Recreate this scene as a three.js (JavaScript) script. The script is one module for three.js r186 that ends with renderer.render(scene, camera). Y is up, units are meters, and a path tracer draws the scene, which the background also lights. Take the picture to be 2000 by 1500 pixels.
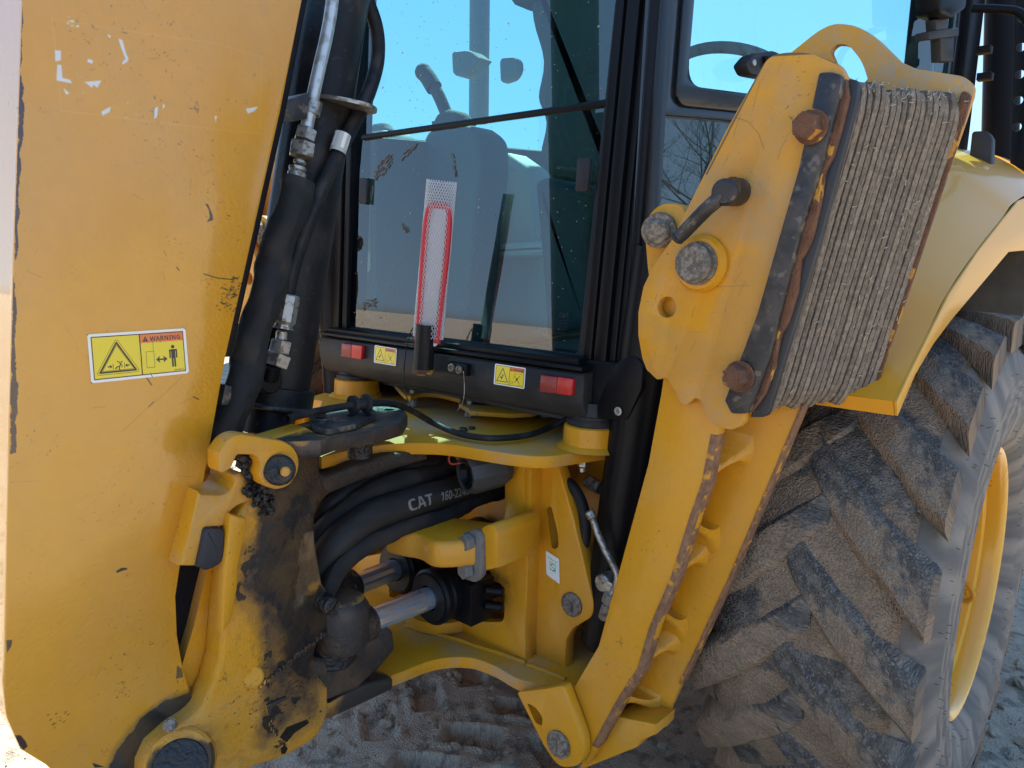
import * as THREE from 'three';
import { mergeGeometries, toCreasedNormals } from 'three/addons/utils/BufferGeometryUtils.js';

// ---------- camera, sky, sun, exposure ----------
const scene = new THREE.Scene();
const camera = new THREE.PerspectiveCamera(53.0691, 4 / 3, 0.05, 900);
camera.position.set(1.44,1.4,0);
camera.up.set(-0.1252,0.9875,-0.0962);
camera.lookAt(-0.5049,0.9355,-2.2364);
const renderer = new THREE.WebGLRenderer({ antialias: true });
renderer.toneMapping = THREE.LinearToneMapping;
renderer.toneMappingExposure = 4.0;
renderer.shadowMap.enabled = true;
const SUN = new THREE.Vector3(-0.42, 0.79, -0.45).normalize();
{
  const w = 512, h = 256, d = new Float32Array(w * h * 4);
  for (let j = 0; j < h; j++) for (let i = 0; i < w; i++) {
    const el = ((j + 0.5) / h - 0.5) * Math.PI, az = ((i + 0.5) / w - 0.5) * 2 * Math.PI;
    const y = Math.sin(el), dir = new THREE.Vector3(Math.cos(el) * Math.cos(az), y, Math.cos(el) * Math.sin(az));
    const k = Math.pow(1 - Math.max(0, y), 3.2), s = Math.max(0, dir.dot(SUN));
    const glow = 0.10 * Math.pow(s, 6) + 0.35 * Math.pow(s, 60);
    const o = (j * w + i) * 4;
    const q = k * (0.42 + 0.58 * (0.5 + 0.5 * dir.dot(SUN))); d[o] = 0.074 + 0.18 * q + glow; d[o + 1] = 0.158 + 0.20 * q + glow; d[o + 2] = 0.312 + 0.14 * q + glow * 0.9; d[o + 3] = 1;
    if (y < 0) { d[o] = 0.2; d[o + 1] = 0.18; d[o + 2] = 0.15; }
  }
  const t = new THREE.DataTexture(d, w, h, THREE.RGBAFormat, THREE.FloatType);
  t.mapping = THREE.EquirectangularReflectionMapping; t.magFilter = t.minFilter = THREE.LinearFilter; t.needsUpdate = true;
  scene.background = t; scene.environment = t;
}
const sun = new THREE.DirectionalLight(new THREE.Color(1, 0.93, 0.82), 4.2);
sun.position.copy(SUN).multiplyScalar(20); sun.castShadow = true;
sun.shadow.mapSize.set(4096, 4096); Object.assign(sun.shadow.camera, { left: -8, right: 8, top: 8, bottom: -8, near: 1, far: 60 });
scene.add(sun, sun.target);

// ---------- small tools ----------
let seed = 7;
const rnd = () => { seed |= 0; seed = (seed + 0x6D2B79F5) | 0; let t = Math.imul(seed ^ (seed >>> 15), 1 | seed); t = (t + Math.imul(t ^ (t >>> 7), 61 | t)) ^ t; return ((t ^ (t >>> 14)) >>> 0) / 4294967296; };
const rr = (a, b) => a + (b - a) * rnd();
const lerp = (a, b, t) => a + (b - a) * t;
const clamp = (x, a = 0, b = 1) => Math.min(b, Math.max(a, x));
const sst = (a, b, x) => { const t = clamp((x - a) / (b - a)); return t * t * (3 - 2 * t); };
const mix3 = (a, b, t) => [lerp(a[0], b[0], t), lerp(a[1], b[1], t), lerp(a[2], b[2], t)];
const hsh = (x, y, s) => { let h = Math.imul(x, 374761393) + Math.imul(y, 668265263) + Math.imul(s, 1274126177); h = Math.imul(h ^ (h >>> 13), 1103515245); return ((h ^ (h >>> 16)) >>> 0) / 4294967296; };
function vn(x, y, p, s) { // value noise that repeats after p cells
  const xi = Math.floor(x), yi = Math.floor(y), fx = x - xi, fy = y - yi, u = fx * fx * (3 - 2 * fx), v = fy * fy * (3 - 2 * fy);
  const m = (k) => ((k % p) + p) % p, a = m(xi), b = m(xi + 1), c = m(yi), d = m(yi + 1);
  return lerp(lerp(hsh(a, c, s), hsh(b, c, s), u), lerp(hsh(a, d, s), hsh(b, d, s), u), v);
}
function fbm(x, y, f, oct, s) { let a = 0.5, t = 0, n = 0; for (let i = 0; i < oct; i++) { t += a * vn(x * f, y * f, f, s + i); n += a; a *= 0.5; f *= 2; } return t / n; }
const enc = (v) => Math.round(255 * Math.pow(clamp(v), 1 / 2.2));
function dataTex(n, fn, color = true, rep = 1) { // fn(u, v) over one repeat of `rep` metres
  const d = new Uint8Array(n * n * 4);
  for (let j = 0; j < n; j++) for (let i = 0; i < n; i++) {
    const c = fn((i + 0.5) / n, (j + 0.5) / n), o = (j * n + i) * 4;
    if (color) { d[o] = enc(c[0]); d[o + 1] = enc(c[1]); d[o + 2] = enc(c[2]); } else { d[o] = d[o + 1] = d[o + 2] = Math.round(255 * clamp(c)); }
    d[o + 3] = 255;
  }
  const t = new THREE.DataTexture(d, n, n, THREE.RGBAFormat);
  t.wrapS = t.wrapT = THREE.RepeatWrapping; t.magFilter = THREE.LinearFilter; t.minFilter = THREE.LinearMipmapLinearFilter;
  if (color) t.colorSpace = THREE.SRGBColorSpace;
  t.repeat.set(1 / rep, 1 / rep); t.needsUpdate = true;
  return t;
}
// a canvas laid over the rectangle u0..u1 x v0..v1 (metres) of a flat face
function sheet(u0, u1, v0, v1, ppm, base) {
  const w = Math.round((u1 - u0) * ppm), h = Math.round((v1 - v0) * ppm), c = document.createElement('canvas'); c.width = w; c.height = h;
  const g = c.getContext('2d'), im = g.createImageData(w, h);
  for (let j = 0; j < h; j++) for (let i = 0; i < w; i++) {
    const q = base(u0 + (i + 0.5) / ppm, v1 - (j + 0.5) / ppm), o = (j * w + i) * 4;
    im.data[o] = enc(q[0]); im.data[o + 1] = enc(q[1]); im.data[o + 2] = enc(q[2]); im.data[o + 3] = 255;
  }
  g.putImageData(im, 0, 0); g.lineCap = 'round'; g.lineJoin = 'round';
  const to = ([u, v]) => [(u - u0) * ppm, (v1 - v) * ppm];
  return {
    g, to, ppm,
    line(pts, wd, col) { g.strokeStyle = col; g.lineWidth = wd * ppm; g.beginPath(); pts.map(to).forEach((p, i) => (i ? g.lineTo(...p) : g.moveTo(...p))); g.stroke(); },
    fill(pts, col) { g.fillStyle = col; g.beginPath(); pts.map(to).forEach((p, i) => (i ? g.lineTo(...p) : g.moveTo(...p))); g.closePath(); g.fill(); },
    chips(pt, n, spread, size, col) { const [x, y] = to(pt); g.fillStyle = col; for (let i = 0; i < n; i++) { const a = rr(0, 6.28), r = spread * ppm * Math.pow(rnd(), 0.7), s = size * ppm * rr(0.3, 1); g.save(); g.translate(x + Math.cos(a) * r, y + Math.sin(a) * r); g.rotate(rr(-0.8, 0.4)); g.beginPath(); g.moveTo(-s, 0); for (let k = 0; k < 5; k++) g.lineTo(rr(-s, s), rr(-s, s) * 0.45); g.closePath(); g.fill(); g.restore(); } },
    tex() { const t = new THREE.CanvasTexture(c); t.colorSpace = THREE.SRGBColorSpace; t.repeat.set(1 / (u1 - u0), 1 / (v1 - v0)); t.offset.set(-u0 / (u1 - u0), -v0 / (v1 - v0)); t.anisotropy = 8; return t; },
  };
}
const inside = (u, v, P) => { let r = false; for (let i = 0, j = P.length - 1; i < P.length; j = i++) if ((P[i][1] > v) !== (P[j][1] > v) && u < ((P[j][0] - P[i][0]) * (v - P[i][1])) / (P[j][1] - P[i][1]) + P[i][0]) r = !r; return r; };
function pathOf(P, C = THREE.Shape) { // polygon whose points may carry a corner radius
  const s = new C(), n = P.length;
  P.forEach((p, i) => {
    const a = P[(i + n - 1) % n], b = P[(i + 1) % n], r = p[2] ?? 0, v = (q) => new THREE.Vector2(q[0], q[1]), pv = v(p), da = v(a).sub(pv), db = v(b).sub(pv);
    const k = Math.min(r, da.length() * 0.49, db.length() * 0.49), e = pv.clone().addScaledVector(da.normalize(), k), f = pv.clone().addScaledVector(db.normalize(), k);
    i ? s.lineTo(e.x, e.y) : s.moveTo(e.x, e.y);
    if (k > 0) s.quadraticCurveTo(pv.x, pv.y, f.x, f.y);
  });
  s.closePath(); return s;
}
const spl = (P, n = 40, closed = false) => new THREE.SplineCurve((closed ? [...P, P[0]] : P).map((p) => new THREE.Vector2(p[0], p[1]))).getPoints(n).map((p) => [p.x, p.y]);
const circ = (u, v, r, n = 24) => Array.from({ length: n }, (_, i) => [u + r * Math.cos((i / n) * 2 * Math.PI), v + r * Math.sin((i / n) * 2 * Math.PI)]);
const BASIS = {
  X: (c) => new THREE.Matrix4().set(0, 0, 1, c, 0, 1, 0, 0, -1, 0, 0, 0, 0, 0, 0, 1),
  Y: (c) => new THREE.Matrix4().set(1, 0, 0, 0, 0, 0, 1, c, 0, -1, 0, 0, 0, 0, 0, 1),
  Z: (c) => new THREE.Matrix4().set(1, 0, 0, 0, 0, 1, 0, 0, 0, 0, 1, c, 0, 0, 0, 1),
  S: (c) => { const k = Math.hypot(0.14, 1), a = 0.14 / k, b = 1 / k; return new THREE.Matrix4().set(a, 0, b, 0.57 + b * c, 0, 1, 0, 0, -b, 0, a, -1.45 + a * c, 0, 0, 0, 1); },
};
function uvBox(g) { // uv in metres from the two axes that a face spreads along
  const p = g.attributes.position, n = g.attributes.normal, uv = new Float32Array(p.count * 2), a = new THREE.Vector3(), b = new THREE.Vector3(), c = new THREE.Vector3();
  for (let i = 0; i < p.count; i += 3) {
    a.fromBufferAttribute(p, i); b.fromBufferAttribute(p, i + 1); c.fromBufferAttribute(p, i + 2); b.sub(a); c.sub(a); b.cross(c);
    const x = Math.abs(b.x), y = Math.abs(b.y), z = Math.abs(b.z);
    for (let k = i; k < i + 3; k++) { const X = p.getX(k), Y = p.getY(k), Z = p.getZ(k); const q = x >= y && x >= z ? [-Z, Y] : y >= z ? [X, -Z] : [X, Y]; uv[k * 2] = q[0]; uv[k * 2 + 1] = q[1]; }
  }
  g.setAttribute('uv', new THREE.BufferAttribute(uv, 2));
}
function tidy(g, crease = 0.6, box = true) {
  g = g.index ? g.toNonIndexed() : g;
  for (const k of Object.keys(g.attributes)) if (!['position', 'normal', 'uv'].includes(k)) g.deleteAttribute(k);
  g.clearGroups?.();
  if (crease !== null) { const uv = g.attributes.uv; g = toCreasedNormals(g, crease); if (uv && !g.attributes.uv) g.setAttribute('uv', uv); }
  if (box) uvBox(g);
  return g;
}
// plate: outline P in the plane `ax`, its outer face at c, `t` thick
function plate(ax, c, t, P, { holes = [], bevel = 0.003, crease = 0.5, mirror = 1 } = {}) {
  const s = pathOf(P); s.holes = holes.map((h) => pathOf(h, THREE.Path));
  const b = Math.min(bevel, t * 0.4);
  let g = new THREE.ExtrudeGeometry(s, { depth: t - 2 * b, bevelEnabled: b > 0, bevelThickness: b, bevelSize: b, bevelOffset: -b, bevelSegments: 2, curveSegments: 6 });
  g.translate(0, 0, b - t); g.applyMatrix4(BASIS[ax](c));
  g = tidy(g, crease);
  return mirror < 0 ? flip(g) : g;
}
function flip(g) { // mirror across the machine's middle
  g = g.clone(); const p = g.attributes.position, n = g.attributes.normal;
  for (let i = 0; i < p.count; i++) { p.setX(i, -p.getX(i)); n.setX(i, -n.getX(i)); }
  for (const at of Object.values(g.attributes)) { const m = at.itemSize; for (let i = 0; i < at.count; i += 3) for (let k = 0; k < m; k++) { const A = (i + 1) * m + k, B = (i + 2) * m + k, t = at.array[A]; at.array[A] = at.array[B]; at.array[B] = t; } }
  return g;
}
const V = (p) => new THREE.Vector3(...p);
function cyl(a, b, r0, r1 = r0, seg = 28, bevel = 0.003) { // turned bar from a to b with chamfered ends
  a = V(a); b = V(b); const L = a.distanceTo(b), k = Math.min(bevel, r0 * 0.5, L * 0.4);
  const g = new THREE.LatheGeometry([[0, 0], [r0 - k, 0], [r0, k], [r1, L - k], [r1 - k, L], [0, L]].map((q) => new THREE.Vector2(...q)), seg);
  g.applyQuaternion(new THREE.Quaternion().setFromUnitVectors(new THREE.Vector3(0, 1, 0), b.clone().sub(a).normalize())); g.translate(a.x, a.y, a.z);
  return tidy(g, 0.5);
}
function turned(a, b, prof, seg = 32, crease = 0.5) { // profile [[radius, distance along a-b]...]
  a = V(a); b = V(b);
  const g = new THREE.LatheGeometry(prof.map((q) => new THREE.Vector2(Math.max(q[0], 1e-5), q[1])), seg);
  g.applyQuaternion(new THREE.Quaternion().setFromUnitVectors(new THREE.Vector3(0, 1, 0), b.clone().sub(a).normalize())); g.translate(a.x, a.y, a.z);
  return tidy(g, crease);
}
function hex(a, b, r) { return tidy(cyl(a, b, r, r, 6, 0.0015), 0.2); }
function tube(P, r, { seg = 60, rad = 14, wob = 0, uv = false, closed = false } = {}) {
  const c = new THREE.CatmullRomCurve3(P.map(V), closed, 'centripetal'), g = new THREE.TubeGeometry(c, seg, r, rad, closed), L = c.getLength();
  const p = g.attributes.position, q = g.attributes.uv;
  if (wob) { const n = g.attributes.normal; for (let i = 0; i <= seg; i++) for (let j = 0; j <= rad; j++) { const k = i * (rad + 1) + j, d = wob * (fbm(i / seg * 3 % 1, (j / rad), 5, 3, 9) - 0.5) * 2; p.setXYZ(k, p.getX(k) + n.getX(k) * d, p.getY(k) + n.getY(k) * d, p.getZ(k) + n.getZ(k) * d); } g.computeVertexNormals(); }
  for (let i = 0; i < q.count; i++) q.setXY(i, q.getX(i) * L, q.getY(i) * 2 * Math.PI * r);
  const h = g.toNonIndexed(); return h;
}
const box = (x0, x1, y0, y1, z0, z1, b = 0.003) => plate('Z', z1, z1 - z0, [[x0, y0], [x1, y0], [x1, y1], [x0, y1]], { bevel: b });
function obj(name, geos, material, parent = scene) {
  geos = Array.isArray(geos) ? geos : [geos];
  const g = geos.length > 1 ? mergeGeometries(geos) : geos[0];
  const m = new THREE.Mesh(g, material); m.name = name; m.castShadow = m.receiveShadow = true; parent.add(m); return m;
}
const grp = (name, parent) => { const g = new THREE.Group(); g.name = name; parent.add(g); return g; };
const used = {};
const numbered = (n) => { const k = (used[n] = (used[n] ?? -1) + 1); return k ? n + '_' + String(k).padStart(3, '0') : n; };
function thing(name, label, category, group, kind) { const o = new THREE.Group(); o.name = numbered(name); Object.assign(o.userData, { label, category }); if (group) o.userData.group = group; if (kind) o.userData.kind = kind; scene.add(o); return o; }
const rnorm = (P, k) => P.map((p) => [p[0] * k, ...p.slice(1)]);

// ---------- materials ----------
const YEL = [0.67, 0.298, 0.007], DUST = [0.40, 0.31, 0.2], RUST = [0.10, 0.04, 0.02];
const std = (o) => new THREE.MeshPhysicalMaterial(o);
const speck = dataTex(512, (x, y) => 0.5 + 0.5 * (fbm(x, y, 24, 4, 3) - 0.5) + 0.25 * (vn(x * 200, y * 200, 200, 8) - 0.5), false, 0.25);
const peel = dataTex(512, (x, y) => fbm(x, y, 60, 2, 5), false, 0.3);
function strokes(n, count, len, s) { // sparse scratches, 0..1
  const m = new Float32Array(n * n); seed = s;
  for (let k = 0; k < count; k++) { let x = rr(0, n), y = rr(0, n), a = rr(-1.2, 1.2) + (rnd() < 0.5 ? 1.2 : 0); const L = len * n * Math.pow(rnd(), 2.5) + 4, w = rr(0.3, 1); for (let i = 0; i < L; i++) { x += Math.cos(a); y += Math.sin(a); a += rr(-0.05, 0.05); const q = (((Math.floor(y) % n) + n) % n) * n + (((Math.floor(x) % n) + n) % n); m[q] = Math.max(m[q], w * rr(0.2, 1)); } }
  return (u, v) => m[Math.floor(v * n) % n * n + Math.floor(u * n) % n];
}
const scr1 = strokes(1024, 130, 0.09, 11), scr2 = strokes(1024, 420, 0.12, 12);
const yellowAt = (x, y, dust, scratch, sc) => {
  const v = 1 + 0.10 * (fbm(x, y, 4, 3, 21) - 0.5) + 0.06 * (fbm(x, y, 50, 2, 22) - 0.5);
  let c = [YEL[0] * v, YEL[1] * v, YEL[2] * v];
  const d = dust * sst(0.42, 0.72, fbm(x, y, 6, 5, 23)) * (0.55 + 0.9 * (vn(x * 180, y * 180, 180, 24) - 0.2));
  c = mix3(c, DUST, clamp(d));
  c = mix3(c, [0.06, 0.045, 0.03], 0.6 * sst(0.80, 0.86, fbm(x, y, 200, 2, 25)) * sst(0.5, 0.75, fbm(x, y, 8, 3, 26)));
  return mix3(c, rnd() < 0.5 ? [0.05, 0.04, 0.035] : [0.5, 0.4, 0.2], sc(x, y) * scratch);
};
const M = {};
M.yellow = std({ map: dataTex(1024, (x, y) => yellowAt(x, y, 0.14, 0.7, scr1)), roughness: 0.45, specularIntensity: 0.5, clearcoat: 0.25, clearcoatRoughness: 0.2, bumpMap: peel, bumpScale: 0.0004 });
M.yellowWorn = std({ map: dataTex(1024, (x, y) => yellowAt(x, y, 0.34, 0.9, scr2)), roughness: 0.5, specularIntensity: 0.5, clearcoat: 0.12, clearcoatRoughness: 0.35, bumpMap: speck, bumpScale: 0.0012 });
M.yellowDusty = std({ map: dataTex(512, (x, y) => yellowAt(x, y, 0.85, 0.5, scr1)), roughness: 0.62, specularIntensity: 0.5, bumpMap: speck, bumpScale: 0.0012 });
M.rustEdge = std({ map: dataTex(512, (x, y) => { const k = sst(0.24, 0.38, fbm(x, y, 26, 6, 31)); const r = mix3([0.15, 0.06, 0.025], [0.36, 0.19, 0.09], fbm(x, y, 40, 4, 32)); return mix3(yellowAt(x, y, 0.3, 0, scr1), r, k); }, true, 0.4), roughness: 0.75, bumpMap: speck, bumpScale: 0.003 });
M.rust = std({ map: dataTex(512, (x, y) => mix3(mix3([0.07, 0.028, 0.016], [0.22, 0.09, 0.035], fbm(x, y, 12, 4, 33)), [0.55, 0.26, 0.03], sst(0.66, 0.72, fbm(x, y, 9, 4, 34))), true, 0.3), roughness: 0.8, bumpMap: speck, bumpScale: 0.006 });
M.steelBlack = std({ map: dataTex(512, (x, y) => { let c = mix3([0.013, 0.0125, 0.014], [0.05, 0.04, 0.033], sst(0.35, 0.8, fbm(x, y, 24, 6, 41))); c = mix3(c, [0.22, 0.17, 0.12], 0.55 * sst(0.62, 0.8, fbm(x, y, 40, 3, 42))); return mix3(c, [0.24, 0.2, 0.17], 0.5 * scr2(x, y)); }, true, 0.6), roughness: 0.5, bumpMap: speck, bumpScale: 0.002 });
M.black = std({ color: new THREE.Color().setRGB(0.006, 0.0062, 0.008), roughness: 0.4, specularIntensity: 0.35, bumpMap: peel, bumpScale: 0.0002 });
M.gloss = std({ color: new THREE.Color().setRGB(0.006, 0.0062, 0.009), roughness: 0.3, specularIntensity: 0.6, clearcoat: 0.35, clearcoatRoughness: 0.05 });
M.blackDust = std({ map: dataTex(512, (x, y) => mix3([0.009, 0.009, 0.010], [0.075, 0.06, 0.048], 0.75 * sst(0.5, 0.85, fbm(x, y, 5, 5, 51)) + 0.25 * sst(0.7, 0.8, fbm(x, y, 90, 2, 52))), true, 0.8), roughness: 0.45, specularIntensity: 0.5, bumpMap: peel, bumpScale: 0.0004 });
M.plasticDark = std({ map: dataTex(512, (x, y) => mix3([0.013, 0.0135, 0.016], [0.04, 0.036, 0.033], sst(0.35, 0.85, fbm(x, y, 6, 5, 53)) ), true, 0.7), roughness: 0.5, specularIntensity: 0.6, bumpMap: peel, bumpScale: 0.0005 });
M.hose = std({ map: dataTex(512, (x, y) => mix3([0.009, 0.009, 0.010], [0.075, 0.064, 0.054], 0.55 * sst(0.45, 0.8, fbm(x, y, 6, 5, 54))), true, 0.35), roughness: 0.6, specularIntensity: 0.6, bumpMap: speck, bumpScale: 0.0012 });
M.sleeve = std({ map: dataTex(512, (x, y) => mix3([0.008, 0.0075, 0.0075], [0.042, 0.03, 0.021], sst(0.45, 0.8, fbm(x, y, 6, 4, 55)) * 0.7), true, 0.35), roughness: 0.72, sheen: 0.3, bumpMap: dataTex(256, (x, y) => 0.5 + 0.25 * Math.sin(x * 6.283 * 40) * Math.sin(y * 6.283 * 40) + 0.3 * (fbm(x, y, 5, 3, 56) - 0.5), false, 0.08), bumpScale: 0.0015 });
M.zinc = std({ map: dataTex(256, (x, y) => mix3([0.42, 0.41, 0.38], [0.2, 0.17, 0.13], sst(0.45, 0.7, fbm(x, y, 12, 4, 61))), true, 0.1), metalness: 0.75, roughness: 0.42, bumpMap: speck, bumpScale: 0.0008 });
M.steelTube = std({ map: dataTex(256, (x, y) => mix3([0.6, 0.6, 0.58], [0.3, 0.26, 0.2], 0.6 * sst(0.5, 0.75, fbm(x, y, 10, 4, 62))), true, 0.2), metalness: 0.6, roughness: 0.38 });
M.chrome = std({ color: new THREE.Color().setRGB(0.58, 0.66, 0.74), metalness: 0.75, roughness: 0.18, bumpMap: speck, bumpScale: 0.00012 });
M.pin = std({ map: dataTex(256, (x, y) => mix3(mix3([0.13, 0.11, 0.09], [0.30, 0.245, 0.185], sst(0.3, 0.75, fbm(x, y, 14, 5, 63))), [0.06, 0.05, 0.042], 0.6 * sst(0.5, 0.75, fbm(x, y, 40, 5, 64))), true, 0.08), metalness: 0.25, roughness: 0.6, bumpMap: speck, bumpScale: 0.003 });
M.grease = std({ map: dataTex(512, (x, y) => mix3([0.012, 0.0105, 0.010], [0.07, 0.045, 0.026], sst(0.5, 0.8, fbm(x, y, 9, 5, 65))), true, 0.3), roughness: 0.45, bumpMap: dataTex(256, (x, y) => fbm(x, y, 10, 5, 66), false, 0.1), bumpScale: 0.008 });
M.greasy = std({ map: dataTex(512, (x, y) => { const g = fbm(x, y, 7, 5, 67); let c = yellowAt(x, y, 0.4, 0.3, scr1); c = mix3(c, [0.13, 0.065, 0.028], sst(0.36, 0.5, g)); return mix3(c, [0.03, 0.024, 0.02], sst(0.47, 0.55, g)); }, true, 0.7), roughness: 0.55, bumpMap: speck, bumpScale: 0.003 });
M.greasyDark = std({ map: dataTex(512, (x, y) => { const g = fbm(x, y, 7, 5, 68); let c = mix3([0.03, 0.022, 0.018], [0.10, 0.06, 0.032], sst(0.4, 0.7, g)); return mix3(c, [0.42, 0.2, 0.03], 0.8 * sst(0.68, 0.74, g)); }, true, 0.5), roughness: 0.55, bumpMap: speck, bumpScale: 0.004 });
M.matte = std({ color: new THREE.Color().setRGB(0.008, 0.0085, 0.011), roughness: 0.6, specularIntensity: 0.3 });
M.strip = std({ map: dataTex(512, (x, y) => { const f = fbm(x, y, 60, 3, 71), l = vn(x * 300, y * 24, 300, 72); let c = mix3([0.165, 0.128, 0.092], [0.265, 0.205, 0.148], sst(0.3, 0.75, f * 0.75 + l * 0.25)); return mix3(c, [0.36, 0.30, 0.22], 0.35 * sst(0.68, 0.8, fbm(x, y, 140, 2, 73))); }, true, 0.35), roughness: 0.95, bumpMap: dataTex(512, (x, y) => fbm(x, y, 60, 3, 74), false, 0.2), bumpScale: 0.0016 });
M.fibre = std({ color: new THREE.Color().setRGB(0.42, 0.37, 0.29), roughness: 0.9 });
M.redLens = std({ color: new THREE.Color().setRGB(0.55, 0.008, 0.015), roughness: 0.16, clearcoat: 0.3, clearcoatRoughness: 0.1, bumpMap: dataTex(128, (x, y) => 0.5 + 0.5 * Math.cos(x * 6.283 * 16), false, 0.05), bumpScale: 0.0006 });
M.redDark = std({ color: new THREE.Color().setRGB(0.26, 0.006, 0.016), roughness: 0.2, clearcoat: 0.3, clearcoatRoughness: 0.1, bumpMap: dataTex(128, (x, y) => 0.5 + 0.5 * Math.cos(x * 6.283 * 16), false, 0.05), bumpScale: 0.0006 });
const glassDirt = dataTex(512, (x, y) => 0.02 + 0.10 * sst(0.5, 0.85, fbm(x, y, 6, 5, 81)) + 0.5 * sst(0.80, 0.86, fbm(x, y, 90, 2, 82)), false, 0.5);
M.glass = std({ color: new THREE.Color().setRGB(0.42, 0.74, 0.78), transmission: 1, thickness: 0, roughness: 0, ior: 1.85 });
M.glassClear = std({ color: new THREE.Color().setRGB(0.66, 0.93, 0.95), transmission: 1, thickness: 0, roughness: 0, ior: 1.52 });
M.cream = std({ color: new THREE.Color().setRGB(0.42, 0.4, 0.34), roughness: 0.7 });
M.interior = std({ color: new THREE.Color().setRGB(0.10, 0.10, 0.10), roughness: 0.7 });
M.seat = std({ color: new THREE.Color().setRGB(0.075, 0.074, 0.066), roughness: 0.85, sheen: 0.4, bumpMap: speck, bumpScale: 0.002 });
M.rubberBlack = std({ color: new THREE.Color().setRGB(0.022, 0.024, 0.029), roughness: 0.55, bumpMap: speck, bumpScale: 0.001 });
const tyreCol = (mud) => (x, y) => {
  const f = fbm(x, y, 5, 6, 91), hi = vn(x * 256, y * 256, 256, 92);
  let c = mix3([0.085, 0.077, 0.069], [0.185, 0.16, 0.135], sst(0.3, 0.9, fbm(x, y, 40, 3, 93)));
  c = mix3(c, [0.30, 0.24, 0.185], 0.7 * sst(0.66, 0.9, hi));
  const m = mix3([0.20, 0.14, 0.092], [0.34, 0.245, 0.165], fbm(x, y, 30, 3, 94));
  return mix3(c, m, sst(mud, mud + 0.10, f + 0.10 * (fbm(x, y, 60, 3, 95) - 0.5)));
};
const mudBump = dataTex(512, (x, y) => 0.6 * fbm(x, y, 12, 5, 96) + 0.4 * vn(x * 128, y * 128, 128, 97), false, 0.3);
M.tyre = std({ map: dataTex(1024, tyreCol(0.43), true, 0.9), roughness: 0.95, specularIntensity: 0.4, bumpMap: mudBump, bumpScale: 0.012 });
M.lug = std({ map: dataTex(1024, tyreCol(0.515), true, 0.8), roughness: 0.92, specularIntensity: 0.4, bumpMap: mudBump, bumpScale: 0.010 });
M.sidewall = std({ map: dataTex(512, (x, y) => mix3([0.11, 0.102, 0.094], [0.25, 0.215, 0.175], sst(0.3, 0.75, fbm(x, y, 8, 5, 98))), true, 0.5), roughness: 0.8, bumpMap: speck, bumpScale: 0.0015 });
M.rim = std({ color: new THREE.Color().setRGB(0.74, 0.36, 0.012), roughness: 0.35, clearcoat: 0.6, clearcoatRoughness: 0.15, bumpMap: peel, bumpScale: 0.0002 });
M.fender = std({ color: new THREE.Color().setRGB(0.70, 0.30, 0.015), roughness: 0.42, specularIntensity: 0.7, clearcoat: 0.3, clearcoatRoughness: 0.08, bumpMap: peel, bumpScale: 0.0002 });
M.greyPaint = std({ map: dataTex(256, (x, y) => mix3([0.12, 0.115, 0.105], [0.21, 0.19, 0.165], fbm(x, y, 10, 5, 69)), true, 0.2), roughness: 0.5, bumpMap: speck, bumpScale: 0.001 });
M.skirt = std({ color: new THREE.Color().setRGB(0.68, 0.33, 0.02), roughness: 0.5, clearcoat: 0.15, clearcoatRoughness: 0.3 });
M.wellDust = std({ map: dataTex(512, (x, y) => mix3([0.05, 0.042, 0.033], [0.16, 0.13, 0.09], fbm(x, y, 8, 5, 99)), true, 0.7), roughness: 0.9, bumpMap: speck, bumpScale: 0.003 });
M.white = std({ color: new THREE.Color().setRGB(0.75, 0.75, 0.73), roughness: 0.5 });

// ---------- setting ----------
const prints = []; seed = 41;
for (let i = 0; i < 26; i++) prints.push([0.0 + 0.22 * (i % 2) + rr(-0.02, 0.02), -1.15 - 0.10 * i + rr(-0.02, 0.02), (i % 2 ? 0.6 : -0.6) + rr(-0.08, 0.08), rr(0.7, 1)]);
for (let i = 0; i < 26; i++) prints.push([-0.5 + 0.22 * (i % 2), -1.3 - 0.10 * i, i % 2 ? 0.6 : -0.6, rr(0.2, 0.7)]);
function groundH(x, z) {
  const u = x / 8 + 0.5, v = z / 8 + 0.5;
  let h = 0.05 * (fbm(u, v, 5, 3, 101) - 0.5) + 0.03 * (fbm(u, v, 24, 4, 102) - 0.5) + 0.016 * (fbm(u, v, 140, 3, 103) - 0.5);
  for (const [px, pz, a, k] of prints) {
    const dx = x - px, dz = z - pz; if (Math.abs(dx) > 0.25 || Math.abs(dz) > 0.25) continue;
    const c = Math.cos(a), s = Math.sin(a), q = Math.max(Math.abs(dx * c + dz * s) / 0.085, Math.abs(-dx * s + dz * c) / 0.048);
    h -= 0.034 * k * (1 - sst(0.75, 1.15, q)); h += 0.014 * k * sst(0.9, 1.15, q) * (1 - sst(1.15, 1.7, q));
  }
  return h - 0.01;
}
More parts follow.
